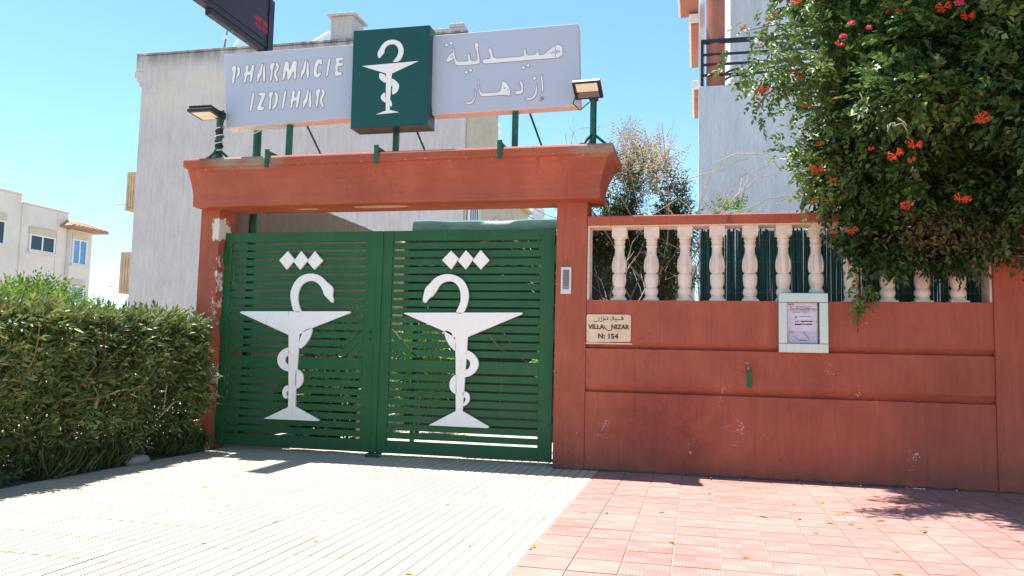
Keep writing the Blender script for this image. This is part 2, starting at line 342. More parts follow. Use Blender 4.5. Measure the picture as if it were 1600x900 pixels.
# ------------------------------------------------------------------ mesh helpers
class MB:
    def __init__(s): s.v = []; s.f = []
    def add(s, v, f):
        o = len(s.v); s.v += [tuple(map(float, p)) for p in v]; s.f += [tuple(i+o for i in q) for q in f]; return s
    def box(s, x0, x1, y0, y1, z0, z1):
        return s.add([(x0, y0, z0), (x1, y0, z0), (x1, y1, z0), (x0, y1, z0), (x0, y0, z1), (x1, y0, z1), (x1, y1, z1), (x0, y1, z1)],
                     [(0, 3, 2, 1), (4, 5, 6, 7), (0, 1, 5, 4), (1, 2, 6, 5), (2, 3, 7, 6), (3, 0, 4, 7)])
    def loft(s, rings, cap=True):
        n = len(rings[0]); v = [p for r in rings for p in r]; f = []
        for k in range(len(rings)-1):
            for i in range(n):
                j = (i+1) % n; f.append((k*n+i, k*n+j, (k+1)*n+j, (k+1)*n+i))
        if cap: f += [tuple(range(n-1, -1, -1)), tuple((len(rings)-1)*n+i for i in range(n))]
        return s.add(v, f)
    def prism(s, poly, y0, y1):
        """polygon of (x, z) pairs given thickness along y"""
        a = sum(poly[i][0]*poly[(i+1) % len(poly)][1]-poly[(i+1) % len(poly)][0]*poly[i][1] for i in range(len(poly)))
        if a < 0: poly = poly[::-1]
        return s.loft([[(x, y1, z) for x, z in poly][::-1], [(x, y0, z) for x, z in poly][::-1]][::-1] if False else [[(x, y0, z) for x, z in poly], [(x, y1, z) for x, z in poly]][::1])
    def tube(s, pts, r, n=8, cap=True):
        pts = [Vector(p) for p in pts]; rs = r if hasattr(r, '__len__') else [r]*len(pts); rings = []; a = None
        for i, p in enumerate(pts):
            d = (pts[min(i+1, len(pts)-1)]-pts[max(i-1, 0)]).normalized()
            if a is None: a = d.orthogonal().normalized()
            a = (a-d*a.dot(d)); a = a.normalized() if a.length > 1e-6 else d.orthogonal().normalized()
            b = d.cross(a); rings.append([p+(a*math.cos(2*math.pi*k/n)+b*math.sin(2*math.pi*k/n))*rs[i] for k in range(n)])
        return s.loft(rings, cap)
    def lathe(s, prof, c=(0, 0), n=16):
        return s.loft([[(c[0]+r*math.cos(2*math.pi*k/n), c[1]+r*math.sin(2*math.pi*k/n), z) for k in range(n)] for r, z in prof])
    def ribbon(s, pts, wd, y0, y1, closed=False):
        """flat stroke of width wd along (x, z) points"""
        P = [Vector(p) for p in pts]; n = len(P)
        for i in range(n if closed else n-1):
            a, b = P[i], P[(i+1) % n]; d = (b-a)
            if d.length < 1e-6: continue
            d.normalize(); e = Vector((-d.y, d.x))*wd/2; x = d*wd*.35
            s.prism([tuple(a-x+e), tuple(b+x+e), tuple(b+x-e), tuple(a-x-e)], y0, y1)
        return s
    def mesh(s, name):
        m = bpy.data.meshes.new(name); m.from_pydata(s.v, [], s.f); m.update(); return m
    def build(s, name, mat, parent=None, kind=None, bevel=0, smooth=False, seg=2):
        m = s.mesh(name); bm = bmesh.new(); bm.from_mesh(m); bmesh.ops.recalc_face_normals(bm, faces=bm.faces); bm.to_mesh(m); bm.free()
        return link(name, m, mat, parent, kind, bevel, smooth, seg)
def link(name, m, mat, parent=None, kind=None, bevel=0, smooth=False, seg=2):
    o = bpy.data.objects.new(name, m); C.objects.link(o)
    if mat is not None and not m.materials: m.materials.append(MT[mat] if isinstance(mat, str) else mat)
    if parent is not None:
        o.parent = parent; o.matrix_parent_inverse = Matrix.Translation(parent_loc(parent)).inverted()
    if kind: o['kind'] = kind
    if bevel:
        b = o.modifiers.new('bevel', 'BEVEL'); b.width = bevel; b.segments = seg; b.limit_method = 'ANGLE'; b.angle_limit = math.radians(40)
    if smooth:
        m.polygons.foreach_set('use_smooth', [True]*len(m.polygons))
        try: m.set_sharp_from_angle(angle=math.radians(40))
        except Exception: pass
    return o
def parent_loc(p):
    return p.location.copy() if p.parent is None else Vector((0, 0, 0))   # parts are built in world coordinates
def tag(o, label, cat, group=None):
    o['label'] = label; o['category'] = cat
    if group: o['group'] = group
    return o
def thing(name, label, cat, loc=(0, 0, 0), group=None):
    o = bpy.data.objects.new(name, None); C.objects.link(o); o.location = loc; o.empty_display_size = .1
    return tag(o, label, cat, group)
def copy_tree(o, offset, label=None):
    r = o.copy(); C.objects.link(r); r.location = Vector(o.location)+Vector(offset)
    if label: r['label'] = label
    def rec(a, b):
        for ch in list(a.children):
            if ch is b: continue
            c = ch.copy(); C.objects.link(c); c.parent = b; rec(ch, c)
    rec(o, r); return r
def poly(pts, scale, ox, oy, y, shift=(0, 0)):
    """outline read off a crop of the photograph -> (x, z) on the plane y"""
    out = []
    for a, b in pts:
        p = at(ox+(a+shift[0])/scale, oy+(b+shift[1])/scale, 1, y); out.append((p[0], p[2]))
    return out
def smoothed(p, it=1):
    for _ in range(it):
        q = []
        for i in range(len(p)):
            a, b = p[i], p[(i+1) % len(p)]
            q += [(a[0]*.75+b[0]*.25, a[1]*.75+b[1]*.25), (a[0]*.25+b[0]*.75, a[1]*.25+b[1]*.75)]
        p = q
    return p
def text_mb(txt, size, x, z, y, dx=(1, 0), bold=0., align='LEFT', spacing=1., plane='y', thick=.002):
    """built-in lettering turned into a thin mesh facing -y (or +x when plane = 'x')"""
    c = bpy.data.curves.new('lettering', 'FONT'); c.body = txt; c.size = size; c.offset = bold; c.align_x = align; c.space_character = spacing
    c.extrude = thick/2; c.resolution_u = 3
    o = bpy.data.objects.new('lettering', c); C.objects.link(o); bpy.context.view_layer.update()
    m = bpy.data.meshes.new_from_object(o.evaluated_get(bpy.context.evaluated_depsgraph_get()))
    vs = [tuple(v.co) for v in m.vertices]; fs = [tuple(p.vertices) for p in m.polygons]
    bpy.data.objects.remove(o); bpy.data.curves.remove(c); bpy.data.meshes.remove(m)
    if plane == 'y': vs = [(x+a, y-b2, z+b) for a, b, b2 in vs]
    else: vs = [(x+b2, y+a, z+b) for a, b, b2 in vs]
    return MB().add(vs, fs)

# ------------------------------------------------------------------ ground
MB().add([(-400, -400, -.06), (400, -400, -.06), (400, 600, -.06), (-400, 600, -.06)], [(0, 1, 2, 3)]).build('ground', 'earth', kind='structure')
MB().box(-60, 60, -14, -5.6, -.3, -.12).build('road', 'asphalt', kind='structure')
MB().box(-60, 60, -5.6, -5.45, -.3, -.002).build('kerb', 'pave', kind='structure', bevel=.015)
MB().box(-60, -5.2, -5.45, .4, -.2, -.004).build('pavement', 'pave', kind='structure')
MB().box(4.8, 60, -5.45, .4, -.2, -.006).build('pavement', 'redpave', kind='structure')
MB().box(-4.65, -3.44, -5.45, .2, -.2, .0).build('planting_bed', 'soil', kind='structure')
MB().box(-3.6, 1.2, .36, 14, -.2, -.008).build('courtyard_ground', 'court', kind='structure')
# cream driveway of grooved tiles: five strips to a tile
DX0, DX1, TS = -3.44, .42, .386
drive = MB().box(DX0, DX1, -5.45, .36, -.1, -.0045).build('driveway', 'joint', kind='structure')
tm = MB(); nst = 5; sw = TS/nst
for k in range(nst):
    a = -TS/2+k*sw+.0046; b = a+sw-.0092
    if k == 0: a += .0005
    h0, h1 = -TS/2+.004, TS/2-.004
    tm.add([(a, h0, -.008), (b, h0, -.008), (b, h1, -.008), (a, h1, -.008), (a+.0015, h0+.0015, 0), (b-.0015, h0+.0015, 0), (b-.0015, h1-.0015, 0), (a+.0015, h1-.0015, 0)],
           [(4, 5, 6, 7), (0, 1, 5, 4), (1, 2, 6, 5), (2, 3, 7, 6), (3, 0, 4, 7)])
wt = tm.mesh('paving_tile'); wt.materials.append(MT['wtile'])
def tile(mesh, name, parent, x, y, j=.0008):
    o = bpy.data.objects.new(name, mesh); C.objects.link(o); o.parent = parent
    o.location = (x, y, rnd.uniform(-j, j)); o.rotation_euler = (rnd.gauss(0, .0016), rnd.gauss(0, .0016), 0)
for i in range(10):
    for j in range(15):
        tile(wt, 'paving_tile', drive, DX0+(i+.5)*TS, .36-(j+.5)*TS)
# red pavement of ribbed tiles
RT = .24; RX = .426
redp = MB().box(RX-.006, 4.8, -5.45, -.005, -.1, -.006).build('red_pavement', 'redjoint', kind='structure')
h = RT/2-.0026
rt = MB().add([(-h, -h, -.01), (h, -h, -.01), (h, h, -.01), (-h, h, -.01), (-h+.002, -h+.002, 0), (h-.002, -h+.002, 0), (h-.002, h-.002, 0), (-h+.002, h-.002, 0)],
              [(4, 5, 6, 7), (0, 1, 5, 4), (1, 2, 6, 5), (2, 3, 7, 6), (3, 0, 4, 7)]).mesh('paving_tile'); rt.materials.append(MT['rtile'])
nx = 18; rest = MB()
for i in range(nx):
    for j in range(22):
        x, y = RX+(i+.5)*RT, -.01-(j+.5)*RT
        if j < 16: tile(rt, 'paving_tile', redp, x, y)
        else: rest.add([(x-h, y-h, 0), (x+h, y-h, 0), (x+h, y+h, 0), (x-h, y+h, 0)], [(0, 1, 2, 3)])
rest.build('paving_tile', 'redpave', redp, kind='stuff')

# ------------------------------------------------------------------ gate portal
por = thing('gate_portal', 'terracotta gate portal of two pillars carrying a flared beam', 'gateway', (-1.7, 0, 0))
MB().box(0, .285, -.012, .30, 0, 2.43).build('pillar', 'pillar', por, bevel=.008)
MB().box(-3.72, -3.50, -.012, .30, 0, 2.43).build('pillar', 'pillar', por, bevel=.008)['label'] = 'pillar with flaked white plaster beside the hedge'
def ring(x0, x1, y0, y1, z): return [(x0, y0, z), (x1, y0, z), (x1, y1, z), (x0, y1, z)]
bx0, bx1, by0, by1 = -3.70, .42, -.19, .27
rs = []
for z, o in ((2.42, -.018), (2.432, 0), (2.53, 0), (2.57, .006), (2.63, .022), (2.70, .045), (2.755, .066), (2.785, .075), (2.79, .085), (2.80, .118), (2.812, .128), (2.865, .128), (2.885, .118), (2.89, .095)):
    rs.append(ring(bx0-o*.35, bx1+o, by0-o, by1+o*1.6, z))
MB().loft(rs).build('beam', 'beam', por, bevel=.006)

# ------------------------------------------------------------------ gate leaves
GY = .1
gd = {}
def gate_leaf(x0, x1, xi0, xi1, flip, label):
    g = thing('gate_leaf', label, 'gate', ((x0+x1)/2, GY, 0), 'leaves of the green driveway gate')
    top, bot = 2.197, .037; zt, zb, lt, lb = 2.098, .938, .822, .158
    fr = MB()
    fr.box(x0, xi0, GY, GY+.045, bot, top); fr.box(xi1, x1, GY, GY+.045, bot, top)
    fr.box(xi0, xi1, GY+.002, GY+.043, zt, top-.001); fr.box(xi0, xi1, GY+.002, GY+.043, lt, zb); fr.box(xi0, xi1, GY+.002, GY+.043, bot+.001, lb)
    fr.build('frame', 'green', g, bevel=.004)
    p = .0803
    ux = xi1 if not flip else xi0; sg = -1 if not flip else 1       # lock-side corner of the chevron
    def X(u): return ux+sg*u
    Wd = xi1-xi0
    for k in range(14):
        z1 = zt-.020-k*p; z0 = z1-(p-.0205)
        cut = lambda z: max(0., .315-(z-zb))
        pl = [(X(cut(z0)), z0), (X(cut(z1)), z1), (X(Wd), z1), (X(Wd), z0)]
        if cut(z0) > 0 and cut(z1) == 0: pl.insert(1, (X(0), zb+.315))
        MB().prism(pl, GY+.012, GY+.03).build('slat', 'green', g)
    for a, b in ((.215, .295), (.115, .195), (.0, .095)):
        v0 = .02
        if a <= v0: pl = [(X(0), zb+v0), (X(b-v0), zb+v0), (X(0), zb+b)]
        else: pl = [(X(0), zb+a), (X(a-v0), zb+v0), (X(b-v0), zb+v0), (X(0), zb+b)]
        MB().prism(pl, GY+.010, GY+.028).build('slat', 'green', g)['label'] = 'slanting slat of the corner chevron'
    p = .0803
    for k in range(8):
        z1 = lt-.021-k*p; MB().box(xi0, xi1, GY+.012, GY+.03, z1-(p-.0205), z1).build('slat', 'green', g)
    hx = x0 if not flip else x1; s = -1 if not flip else 1
    for z in (1.96, 1.24, .30):
        m = MB().box(min(hx, hx+s*-.035), max(hx, hx-s*.035), GY-.016, GY, z-.075, z+.075)
        m.tube([(hx+s*.012, GY-.012, z-.085), (hx+s*.012, GY-.012, z+.085)], .013, 8); m.build('hinge', 'green', g, bevel=.003)
    return g
gl = gate_leaf(-3.492, -1.760, -3.415, -1.925, False, 'hedge-side green slatted gate leaf, its white snake facing right')
gr = gate_leaf(-1.752, -.032, -1.645, -.165, True, 'green slatted gate leaf beside the intercom pillar, its white snake facing left')
MB().box(-1.80, -1.745, GY-.012, GY-.001, .045, 2.19).build('cover_strip', 'green', gl, bevel=.003)
MB().tube([(-1.845, GY-.005, 1.20), (-1.845, GY+.0, 1.20)], .014, 10).build('lock', 'black', gl); MB().tube([(-1.845, GY-.004, 1.13), (-1.845, GY, 1.13)], .010, 10).build('lock', 'black', gl)
def emblem(g, pieces, scale, ox, oy):
    y = GY-.028
    for nm, pl in pieces:
        q = poly(pl, scale, ox, oy, y)
        if nm == 'snake': q = smoothed(q, 1)
        m = MB().prism(q, y, y+.022); o = m.build(nm, 'white', g, bevel=.002)
        MB().prism(q, y+.024, y+.03).build('backing', 'rust', o)
D1 = [[(205, 83), (247, 38), (281, 80), (241, 128)], [(281, 80), (312, 38), (346, 80), (306, 128), (275, 90)], [(346, 80), (378, 38), (417, 84), (375, 128), (341, 88)]]
E1 = [('diamond', d) for d in D1]+[
 ('snake', [(275, 335), (262, 285), (258, 245), (268, 210), (285, 180), (315, 155), (355, 145), (395, 152), (420, 170), (440, 193), (462, 208), (468, 225), (463, 250), (470, 280), (462, 292), (440, 268), (422, 250), (415, 225), (400, 200), (375, 183), (345, 183), (315, 200), (300, 230), (295, 260), (298, 295), (315, 335)]),
 ('cup', [(15, 338), (20, 330), (548, 330), (553, 337), (362, 412), (302, 442), (298, 520), (291, 610), (285, 700), (283, 792), (400, 858), (395, 863), (128, 852), (248, 795), (250, 700), (250, 560), (250, 445)]),
 ('snake', [(366, 405), (360, 445), (340, 482), (300, 520), (299, 480), (313, 445), (322, 425)]),
 ('snake', [(254, 503), (222, 515), (200, 540), (194, 570), (205, 600), (230, 618), (254, 624), (254, 592), (240, 585), (232, 568), (237, 550), (254, 543)]),
 ('snake', [(286, 608), (310, 620), (323, 645), (318, 680), (300, 702), (280, 708), (284, 640)]),
 ('snake', [(254, 686), (230, 695), (220, 715), (220, 740), (236, 757), (249, 750), (240, 735), (240, 722), (254, 715)])]
E2 = [('diamond', [(200, 80), (243, 35), (280, 73), (243, 125)]), ('diamond', [(280, 76), (314, 33), (350, 73), (313, 125), (276, 86)]), ('diamond', [(350, 76), (384, 32), (426, 80), (384, 125), (346, 84)]),
 ('snake', [(262, 336), (285, 290), (290, 255), (285, 220), (270, 195), (245, 180), (215, 183), (190, 198), (175, 225), (160, 248), (135, 265), (122, 286), (106, 277), (112, 245), (120, 212), (140, 195), (165, 165), (205, 147), (250, 147), (290, 165), (315, 195), (328, 235), (325, 280), (303, 336)]),
 ('cup', [(18, 335), (22, 331), (580, 330), (586, 336), (322, 447), (318, 520), (312, 600), (305, 700), (297, 800), (425, 875), (420, 882), (135, 868), (265, 800), (265, 700), (265, 560), (262, 450), (210, 420)]),
 ('snake', [(208, 412), (215, 450), (235, 490), (268, 520), (267, 470), (250, 440), (247, 425)]),
 ('snake', [(314, 506), (350, 525), (372, 555), (375, 585), (360, 615), (330, 635), (306, 640), (310, 603), (325, 600), (335, 580), (332, 560), (314, 550)]),
 ('snake', [(270, 622), (245, 640), (234, 670), (238, 700), (262, 720), (270, 720), (268, 640)]),
 ('snake', [(298, 703), (325, 712), (334, 735), (325, 765), (298, 780), (298, 768), (312, 750), (310, 735), (298, 733)])]
emblem(gl, E1, 3.105, 370, 380); emblem(gr, E2, 3.05, 625, 380)
tag(MB().box(-1.83, -1.69, .03, .12, 0, .036).build('gate_stop', 'green_dark', bevel=.005), 'small green metal stop on the ground under the gate seam', 'gate stop')

# ------------------------------------------------------------------ garden wall with balustrade
gw = thing('garden_wall', 'terracotta garden wall with cream balustrade and two long grooves', 'wall', (1.95, 0, 0))
prof = [(0, 0), (0, .692), (.042, .700), (.0, .764), (0, 1.082), (.042, 1.090), (0, 1.138), (0, 1.52), (.21, 1.52), (.21, 0)]
x0, x1 = .287, 3.613
MB().loft([[(x0, y, z) for y, z in prof], [(x1, y, z) for y, z in prof]]).build('wall_base', 'wall', gw)
MB().box(3.615, 6.5, -.016, .24, 0, 2.45).build('pilaster', 'wall', gw, bevel=.008)
MB().box(.287, 3.613, -.028, .235, 2.205, 2.287).build('coping', 'wall', gw, bevel=.01)
MB().box(.287, .308, .004, .20, 1.522, 2.19).box(3.592, 3.612, .004, .20, 1.522, 2.19).box(.287, 3.612, .002, .205, 2.19, 2.204).build('reveal_lining', 'cream', gw, bevel=.003)
bp = [(.066, 0), (.066, .022), (.058, .034), (.05, .046), (.052, .052), (.06, .064), (.064, .082), (.06, .102), (.05, .116), (.048, .122), (.049, .128), (.055, .14), (.061, .17), (.063, .205), (.061, .232), (.056, .243), (.048, .247), (.048, .255), (.053, .275), (.057, .31), (.055, .35), (.048, .40), (.043, .45), (.043, .48), (.051, .492), (.052, .50), (.046, .506), (.046, .53), (.05, .54), (.053, .548), (.048, .556), (.05, .565), (.062, .58)]
bz = 1.521; bm_ = MB()
bm_.lathe([(r, z) for r, z in bp], n=20); bm_.box(-.066, .066, -.066, .066, .58, .671); bm_.box(-.07, .07, -.07, .07, -.0005, .016)
# carved acanthus leaves round the vase
for k in range(8):
    a = 2*math.pi*k/8+.2; pts = []
    for z, r in ((.262, .0565), (.31, .0605), (.36, .0585), (.41, .0505)): pts.append((r*math.cos(a), r*math.sin(a), z))
    bm_.tube(pts, [.006, .009, .007, .002], 5)
bmesh_ = bm_.mesh('baluster'); bmesh_.materials.append(MT['baluster'])
bmesh_.polygons.foreach_set('use_smooth', [True]*len(bmesh_.polygons)); bmesh_.set_sharp_from_angle(angle=math.radians(35))
for k, x in enumerate((.57, .86, 1.158, 1.44, 1.72, 2.0, 2.27, 2.555, 2.84, 3.11, 3.385)):
    o = bpy.data.objects.new('baluster', bmesh_); C.objects.link(o); o.parent = gw; o.location = (x-1.95, .10, bz)
    o.rotation_euler = (0, rnd.gauss(0, .004), rnd.choice((0, .02, -.03)))
    if k == 1: o['label'] = 'baluster with a grey chipped patch near its top'
# things on the wall
ic = thing('intercom', 'small grey intercom panel on the pillar beside the gate', 'intercom', (.098, -.012, 1.7))
MB().box(.05, .147, -.03, -.0125, 1.573, 1.82).build('housing', 'plastic', ic, bevel=.006)
MB().box(.07, .127, -.033, -.0305, 1.615, 1.793).build('panel', 'outline', ic)
for k in range(9): MB().box(.073, .124, -.0355, -.0335, 1.655+k*.0145, 1.655+k*.0145+.007).build('louvre', 'stone', ic)
MB().box(.075, .122, -.036, -.0335, 1.622, 1.645).build('button', 'brass', ic, bevel=.002)
pq = thing('house_plaque', 'cream ceramic house-name plaque with dark lettering on the terracotta wall', 'plaque', (.49, 0, 1.27))
pl = []
for cx, cz, a0 in ((.31, 1.155, 180), (.672, 1.165, 270), (.672, 1.372, 0), (.308, 1.372, 90)):
    for k in range(4):
        a = math.radians(a0+k*30); pl.append((cx+.018*math.cos(a), cz+.018*math.sin(a)))
MB().prism(pl, -.014, -.0005 if False else .0).build('tile', 'ceramic', pq, bevel=.003)
MB().box(.287, .70, -.016, -.001, 1.122, 1.136).build('mortar_ledge', 'cream', pq, bevel=.005)
yl = -.0155
def ptxt(t, px, py, px1, cap_px, bold=.0022, sp=1.0):
    a = at(px, py, 1, yl); b = at(px1, py, 1, yl); s_ = cap_px/172/.72
    m = text_mb(t, s_, 0, 0, 0, bold=bold, spacing=sp, thick=.003); xs = [v[0] for v in m.v]; k = (b[0]-a[0])/(max(xs)-min(xs)); mn = min(xs)
    return MB().add([(a[0]+(v[0]-mn)*k, yl+v[1], a[2]+v[2]) for v in m.v], m.f)
t1 = ptxt('VILLA', 910+145/16.36, 485+470/16.36, 910+560/16.36, 6.9); t1.build('lettering', 'ink', pq, kind='stuff')
ptxt('NIZAR', 910+738/16.36, 485+473/16.36, 910+1203/16.36, 6.9).build('lettering', 'ink', pq, kind='stuff')
ptxt('N: 154', 910+398/16.36, 485+714/16.36, 910+918/16.36, 7.6).build('lettering', 'ink', pq, kind='stuff')
ar = MB()
def AR(pts, wd=15): ar.ribbon(poly(pts, 16.36, 910, 485, yl), wd/16.36/172, yl-.0005, yl+.0025)
AR([(550, 375), (572, 440), (610, 490), (660, 517), (715, 515), (748, 485), (752, 400)], 20)
AR([(1045, 232), (1042, 190), (1020, 172), (1002, 188), (1010, 212), (1042, 222)]); AR([(1045, 235), (960, 240), (872, 240)], 18); AR([(862, 195), (862, 240), (820, 240), (762, 165)]); AR([(805, 165), (775, 235), (745, 252), (712, 245)])
AR([(648, 180), (650, 236), (600, 240), (562, 238), (545, 190)], 17); AR([(545, 200), (542, 240), (500, 280), (455, 285), (432, 265)]); AR([(482, 175), (488, 250)]); AR([(420, 190), (424, 235), (390, 280), (345, 290), (298, 268)])
for d in ((1002, 150), (620, 160), (538, 150), (875, 278), (845, 278)): AR([(d[0]-5, d[1]), (d[0]+5, d[1])], 17)
ar.build('lettering', 'ink', pq, kind='stuff')

nb = thing('notice_box', 'brushed aluminium notice box with a pinkish paper on the garden wall', 'notice box', (2.145, 0, 1.33))
X0, X1, Z0, Z1 = 1.943, 2.342, 1.08, 1.588; a0, a1, c0, c1 = 2.012, 2.272, 1.158, 1.508; yf = -.06
fr = MB(); fr.box(X0, X1, yf, -.002, Z0, c0); fr.box(X0, X1, yf, -.002, c1, Z1); fr.box(X0, a0, yf+.0005, -.002, c0, c1); fr.box(a1, X1, yf+.0005, -.002, c0, c1)
fr.build('frame', 'alu', nb, bevel=.004)
MB().box(a0, a1, -.02, -.004, c0, c1).build('back_panel', 'outline', nb)
vs = []; fs = []
for i in range(9):
    for j in range(13):
        vs.append((a0+.003+(a1-a0-.016)*i/8, -.0305+.003*math.sin(j*.9+i*.3)*math.sin(i*.8)+(.004 if j == 4 else 0), c0+.004+(c1-c0-.006)*j/12))
for i in range(8):
    for j in range(12): fs.append((i*13+j, (i+1)*13+j, (i+1)*13+j+1, i*13+j+1))
pap = MB().add(vs, fs).build('paper', 'paper', nb, smooth=True)
ink = MB()
def IK(pts, wd): ink.ribbon(poly(pts, 7.5, 1205, 445, -.036), wd/7.5/172, -.0365, -.0355)
IK([(222, 298), (238, 292)], 3); IK([(230, 292), (230, 262)], 4); IK([(208, 232), (258, 230)], 4); IK([(235, 222), (255, 225), (262, 245), (235, 262), (215, 245), (210, 225)], 3)
rr = random.Random(4)
def scrib(x0, x1, y, wd, amp, step):
    p = []; x = x0
    while x < x1: p.append((x, y+rr.uniform(-amp, amp))); x += rr.uniform(.6, 1.4)*step
    for i in range(len(p)-1):
        if rr.random() > .14: IK([p[i], p[i+1]], wd*rr.uniform(.6, 1.2))
scrib(290, 480, 258, 4, 6, 7); scrib(248, 530, 284, 6, 4, 6); scrib(248, 530, 306, 3, 3, 6); scrib(248, 435, 322, 3, 3, 6); scrib(330, 455, 372, 4, 3, 7)
IK([(308, 365), (285, 372), (280, 388), (300, 390)], 5); scrib(275, 320, 428, 6, 4, 8); scrib(352, 492, 429, 9, 4, 8); scrib(282, 345, 466, 10, 6, 7); scrib(350, 478, 461, 8, 5, 8); IK([(525, 440), (535, 428)], 4)
IK([(378, 555), (450, 640)], 3); IK([(260, 600), (330, 655)], 3); scrib(215, 260, 552, 3, 9, 6); scrib(340, 430, 650, 4, 6, 6)
ink.build('print', 'ink', pap, kind='stuff')
MB().box(a0+.001, a1-.001, -.046, -.044, c0+.001, c1-.001).build('glass', 'glass', nb)
tp = thing('water_tap', 'small wall tap with a flat green strip hanging from it', 'tap', (1.69, 0, .95))
MB().tube([(1.685, 0, .955), (1.685, -.05, .957), (1.692, -.075, .945), (1.694, -.08, .925)], [.012, .012, .011, .01], 8).tube([(1.667, -.045, .985), (1.703, -.045, .985)], .006, 6).tube([(1.685, -.045, .958), (1.685, -.045, .985)], .006, 6).build('tap', 'brass', tp, smooth=True)
MB().box(1.687, 1.726, -.012, -.006, .775, .935).build('strip', 'green', tp, bevel=.001)
# ------------------------------------------------------------------ reed screen behind the balusters
rsn = thing('reed_screen', 'dark green reed screen tied behind the balusters', 'screen', (2.5, .33, 0))
rm = MB(); x = 1.30
while x < 4.1:
    r = rnd.uniform(.006, .0095); t = rnd.gauss(0, .006)
    rm.tube([(x, .33+rnd.uniform(-.004, .004), 1.2), (x+t, .33+rnd.uniform(-.004, .004), 2.2+rnd.uniform(-.05, .02))], r, 6, False); 
    if rnd.random() < .93: rm.tube([(x+.007, .35, 1.2), (x+.007+rnd.gauss(0, .004), .35, 2.19)], .0085, 5, False)
    x += r*2+(rnd.uniform(0, .002) if rnd.random() < .9 else .005)
rm.build('reeds', 'reed', rsn, kind='stuff', smooth=True)
for z in (1.62, 1.9, 2.1): MB().tube([(1.3, .318, z), (4.1, .318, z)], .002, 4).build('wire', 'outline', rsn)

# ------------------------------------------------------------------ shop signs on the beam
def sign_post(root, x, dy=0., brace=1):
    MB().box(x-.027, x+.027, -.075+dy, -.03+dy, 2.886, 3.42).build('post', 'green_dark', root, bevel=.003)
    MB().tube([(x+.05, -.05+dy, 3.5), (x+.24*brace, .33, 2.90)], .011, 6).build('brace', 'green_dark', root)
    b = MB(); xb = x-.075
    b.box(xb-.022, xb+.022, -.338, -.325, 2.765, 2.945); b.box(xb-.02, xb+.02, -.3245, .05, 2.90, 2.93); b.box(xb+.02, x-.02, -.075, -.045, 2.90, 2.928)
    b.build('bracket', 'green_dark', root, bevel=.002)
YS = -.12
def panel(name, label, cat, quad, depth, edge, face, y):
    q = [at(*p, 1, y) for p in quad]; q = [(p[0], p[2]) for p in q]; g = thing(name, label, cat, (sum(p[0] for p in q)/4, y, min(p[1] for p in q)))
    MB().prism(q, y, y+depth).build('casing', edge, g, bevel=.004)
    c = (sum(p[0] for p in q)/4, sum(p[1] for p in q)/4)
    qi = [(c[0]+(p[0]-c[0])*.993, c[1]+(p[1]-c[1])*.988) for p in q]
    f = MB().prism(qi, y-.003, y-.0005).build('face', face, g)
    return g, f
sL, fL = panel('signboard', 'grey pharmacy signboard with pale Latin capitals above the hedge-side gate leaf', 'sign', [(349.5, 84.8), (552, 69.5), (552, 183.5), (354, 200.5)], .15, 'sign_edge', 'sign', YS)
sR, fR = panel('signboard', 'grey pharmacy signboard with pale Arabic lettering next to the bare floodlight', 'sign', [(668, 56.5), (903, 36.5), (906, 164.5), (675, 179.5)], .15, 'sign_edge', 'sign', YS)
sG, fG = panel('lightbox', 'tall dark green lightbox with a white cup and snake between two signboards', 'sign', [(552.5, 48), (671.5, 38.8), (667.5, 195), (547.5, 201)], .22, 'green_box', 'green_box', -.23)
sign_post(sL, -2.735); sign_post(sG, -1.60, .02); sign_post(sR, -.405)
def letters(root, polys, scale, ox, oy, y, holes=(), wd=.0032):
    for pl in polys:
        q = smoothed(poly(pl, scale, ox, oy, y), 1); o = MB().prism(q, y-.0035, y-.0005).build('letter', 'letter', root)
        MB().ribbon(q, wd, y-.0042, y-.0006, True).build('letter_edge', 'outline', o)
    for pl in holes:
        q = smoothed(poly(pl, scale, ox, oy, y), 1); MB().prism(q, y-.005, y-.0006).build('letter_counter', 'sign', root)
def sh(p, dx, dy): return [(a+dx, b+dy) for a, b in p]
LP = [(113, 388), (133, 262), (116, 250), (120, 212), (140, 190), (172, 192), (170, 225), (165, 250), (160, 275), (148, 388)]
LP2 = [(180, 192), (205, 205), (216, 235), (208, 285), (192, 318), (165, 332), (163, 318), (178, 290), (184, 262), (180, 240), (174, 226)]
LH = [(245, 380), (262, 312), (247, 298), (255, 272), (268, 255), (275, 190), (285, 178), (303, 182), (306, 195), (297, 255), (322, 252), (336, 190), (345, 178), (365, 180), (366, 192), (338, 372), (310, 375), (322, 288), (290, 300), (283, 315), (272, 380)]
LA = [(390, 368), (395, 320), (388, 300), (410, 275), (432, 200), (440, 170), (458, 166), (460, 180), (448, 260), (440, 300), (428, 318), (412, 340), (410, 368)]
LA2 = [(468, 170), (480, 178), (488, 360), (460, 368), (452, 300), (455, 250), (462, 200)]
LR = [(530, 362), (545, 235), (530, 222), (532, 185), (548, 165), (585, 158), (590, 180), (575, 205), (566, 250), (562, 300), (552, 362)]
LR2 = [(597, 160), (622, 165), (636, 195), (628, 235), (605, 265), (603, 290), (628, 352), (605, 372), (575, 300), (572, 275), (600, 225), (604, 205), (594, 182)]
LM = [(660, 348), (690, 160), (706, 144), (732, 146), (740, 158), (742, 255), (780, 150), (795, 137), (820, 139), (827, 152), (814, 332), (806, 342), (786, 340), (796, 235), (752, 330), (742, 348), (720, 344), (716, 325), (714, 232), (692, 340), (684, 350)]
LC = [(1055, 118), (1085, 116), (1101, 135), (1100, 175), (1082, 188), (1072, 170), (1062, 172), (1050, 190), (1042, 240), (1040, 275), (1052, 282), (1070, 262), (1087, 268), (1085, 295), (1060, 322), (1030, 325), (1008, 308), (1003, 275), (1012, 200), (1028, 145)]
